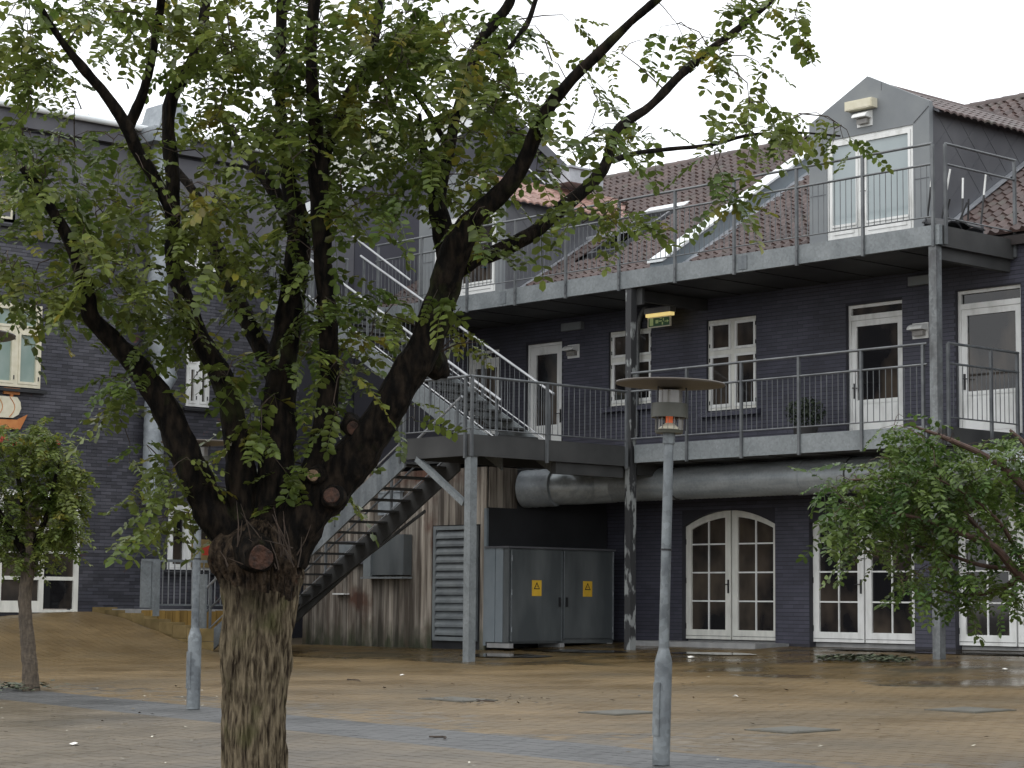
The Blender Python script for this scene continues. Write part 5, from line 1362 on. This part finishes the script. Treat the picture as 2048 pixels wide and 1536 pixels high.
# puddles by the wall
def puddle(px, py, rx, ry, seed):
    p = ground_at(px, py); n = 40; b = MB(); rnd = random.Random(seed); vs = [(p.x, p.y, gz(p.x, p.y)+.0175)]
    for i in range(n):
        a = 2*math.pi*i/n; k = 1 + .35*noise.noise(Vector((math.cos(a)*1.6, math.sin(a)*1.6, seed)))
        x, y = p.x + rx*k*math.cos(a), p.y + ry*k*math.sin(a); vs.append((x, min(y, WY-.03), gz(x, y)+.0175))
    b.add(vs, [(0, 1+i, 1+(i+1) % n) for i in range(n)])
    o = b.build('rain_puddle', 'water'); o['kind'] = 'structure'
for i, q in enumerate(((1150, 1303, 1.3, .35), (1420, 1308, .9, .3), (1985, 1306, 2.2, .55), (1760, 1302, 1.1, .3), (1010, 1312, 1.0, .4))): puddle(*q, i*2.7+1)
# low plants in front of the second arched door
p = ground_at(1730, 1321); lf = MB(); random.seed(33)
for i in range(520):
    a = random.uniform(0, 6.28); r_ = math.sqrt(random.random()); c = Vector((p.x + .95*r_*math.cos(a) , p.y + .42*r_*math.sin(a), 0)); c.z = gz(c.x, c.y) + .02 + random.uniform(0, .09)*(1-r_*.5)
    az = random.uniform(0, 6.28); u = Vector((math.cos(az), math.sin(az), random.uniform(-.3, .3)))*.05; v = Vector((-math.sin(az), math.cos(az), random.uniform(-.2, .5)))*.03
    lf.add([c-u, c-v, c+u, c+v], [(0, 1, 2, 3)])
o = lf.build('ground_cover', 'ivy', kind='stuff')
p = ground_at(30, 1380); lf = MB()
for i in range(160):
    c = Vector((p.x + random.gauss(0, .35), p.y + random.gauss(0, .22), 0)); c.z = gz(c.x, c.y) + .02 + random.uniform(0, .08)
    az = random.uniform(0, 6.28); u = Vector((math.cos(az), math.sin(az), random.uniform(-.3, .3)))*.05; v = Vector((-math.sin(az), math.cos(az), random.uniform(-.2, .5)))*.03
    lf.add([c-u, c-v, c+u, c+v], [(0, 1, 2, 3)])
lf.build('weeds', 'ivy', kind='stuff')
# fallen leaves and petals strewn over the paving
def strewn(name, m, n, seed, s0, s1, regions):
    rnd = random.Random(seed); b = MB()
    for i in range(n):
        x0, x1, y0, y1 = rnd.choice(regions); p = ground_at(rnd.uniform(x0, x1), y0 + (y1-y0)*rnd.random())
        s = rnd.uniform(s0, s1); az = rnd.uniform(0, 6.28); u = Vector((math.cos(az), math.sin(az), rnd.uniform(-.1, .3)))*s; v = Vector((-math.sin(az), math.cos(az), rnd.uniform(-.1, .3)))*s*.55
        c = Vector((p.x, p.y, gz(p.x, p.y)+.018+s*.2)); b.add([c-u, c-v*.9, c+u, c+v], [(0, 1, 2, 3)])
    b.build(name, m, kind='stuff')
ALL = [(0, 2048, 1330, 1536), (560, 2048, 1310, 1440), (0, 450, 1370, 1536)]
strewn('fallen_leaves', 'fallen', 420, 3, .012, .045, ALL + [(1350, 2048, 1310, 1480), (850, 1100, 1395, 1412), (1340, 1500, 1310, 1330)])
strewn('pale_fallen_leaves', 'petal', 110, 4, .010, .026, ALL + [(60, 460, 1370, 1420)])
def scrap(px, py, s, label):
    p = ground_at(px, py); z = gz(p.x, p.y)+.014; b = MB(); rnd = random.Random(px)
    n = 7; vs = [(p.x, p.y, z+s*.45)]
    for i in range(n):
        a = 2*math.pi*i/n; k = rnd.uniform(.6, 1.1)*s; vs.append((p.x+k*math.cos(a), p.y+k*math.sin(a), z+rnd.uniform(0, .35)*s))
    b.add(vs, [(0, 1+i, 1+(i+1) % n) for i in range(n)]); b.add([(v[0], v[1], z) for v in vs[1:]], [tuple(range(n-1, -1, -1))])
    tag(b.build('paper_scrap', 'litter'), label, 'litter', 'white scraps lying on the paving')
scrap(1381, 1317, .075, 'crumpled white scrap on the wet paving near the first arched door')
scrap(1471, 1395, .05, 'crumpled white scrap alone on the dry paving right of the lamp')
scrap(150, 1491, .05, 'crumpled white scrap on the grey paving at the lower left')
scrap(2010, 1341, .06, 'crumpled white scrap on the paving below the right end post')
scrap(805, 1352, .045, 'small flat white scrap on the paving before the shed')
for (px, py, L_) in ((985, 1404, .5), (720, 1362, .6), (890, 1478, .3)):
    p = ground_at(px, py); b = MB(); random.seed(px); pts = [Vector((p.x-.5*L_+L_*i/5, p.y+random.uniform(-.06, .06)-.3*L_*i/5, 0)) for i in range(6)]
    pts = [Vector((q.x, q.y, gz(q.x, q.y)+.022)) for q in pts]
    tag(b.tube(pts, [.008, .01, .009, .008, .006, .003], 6).build('fallen_twig', 'twig'), {985: 'thin dark twig lying on the yellow paving beside the oblong cover', 720: 'long dark twig on the paving in front of the shed', 890: 'short dark twig on the grey band of paving'}[px], 'twig')
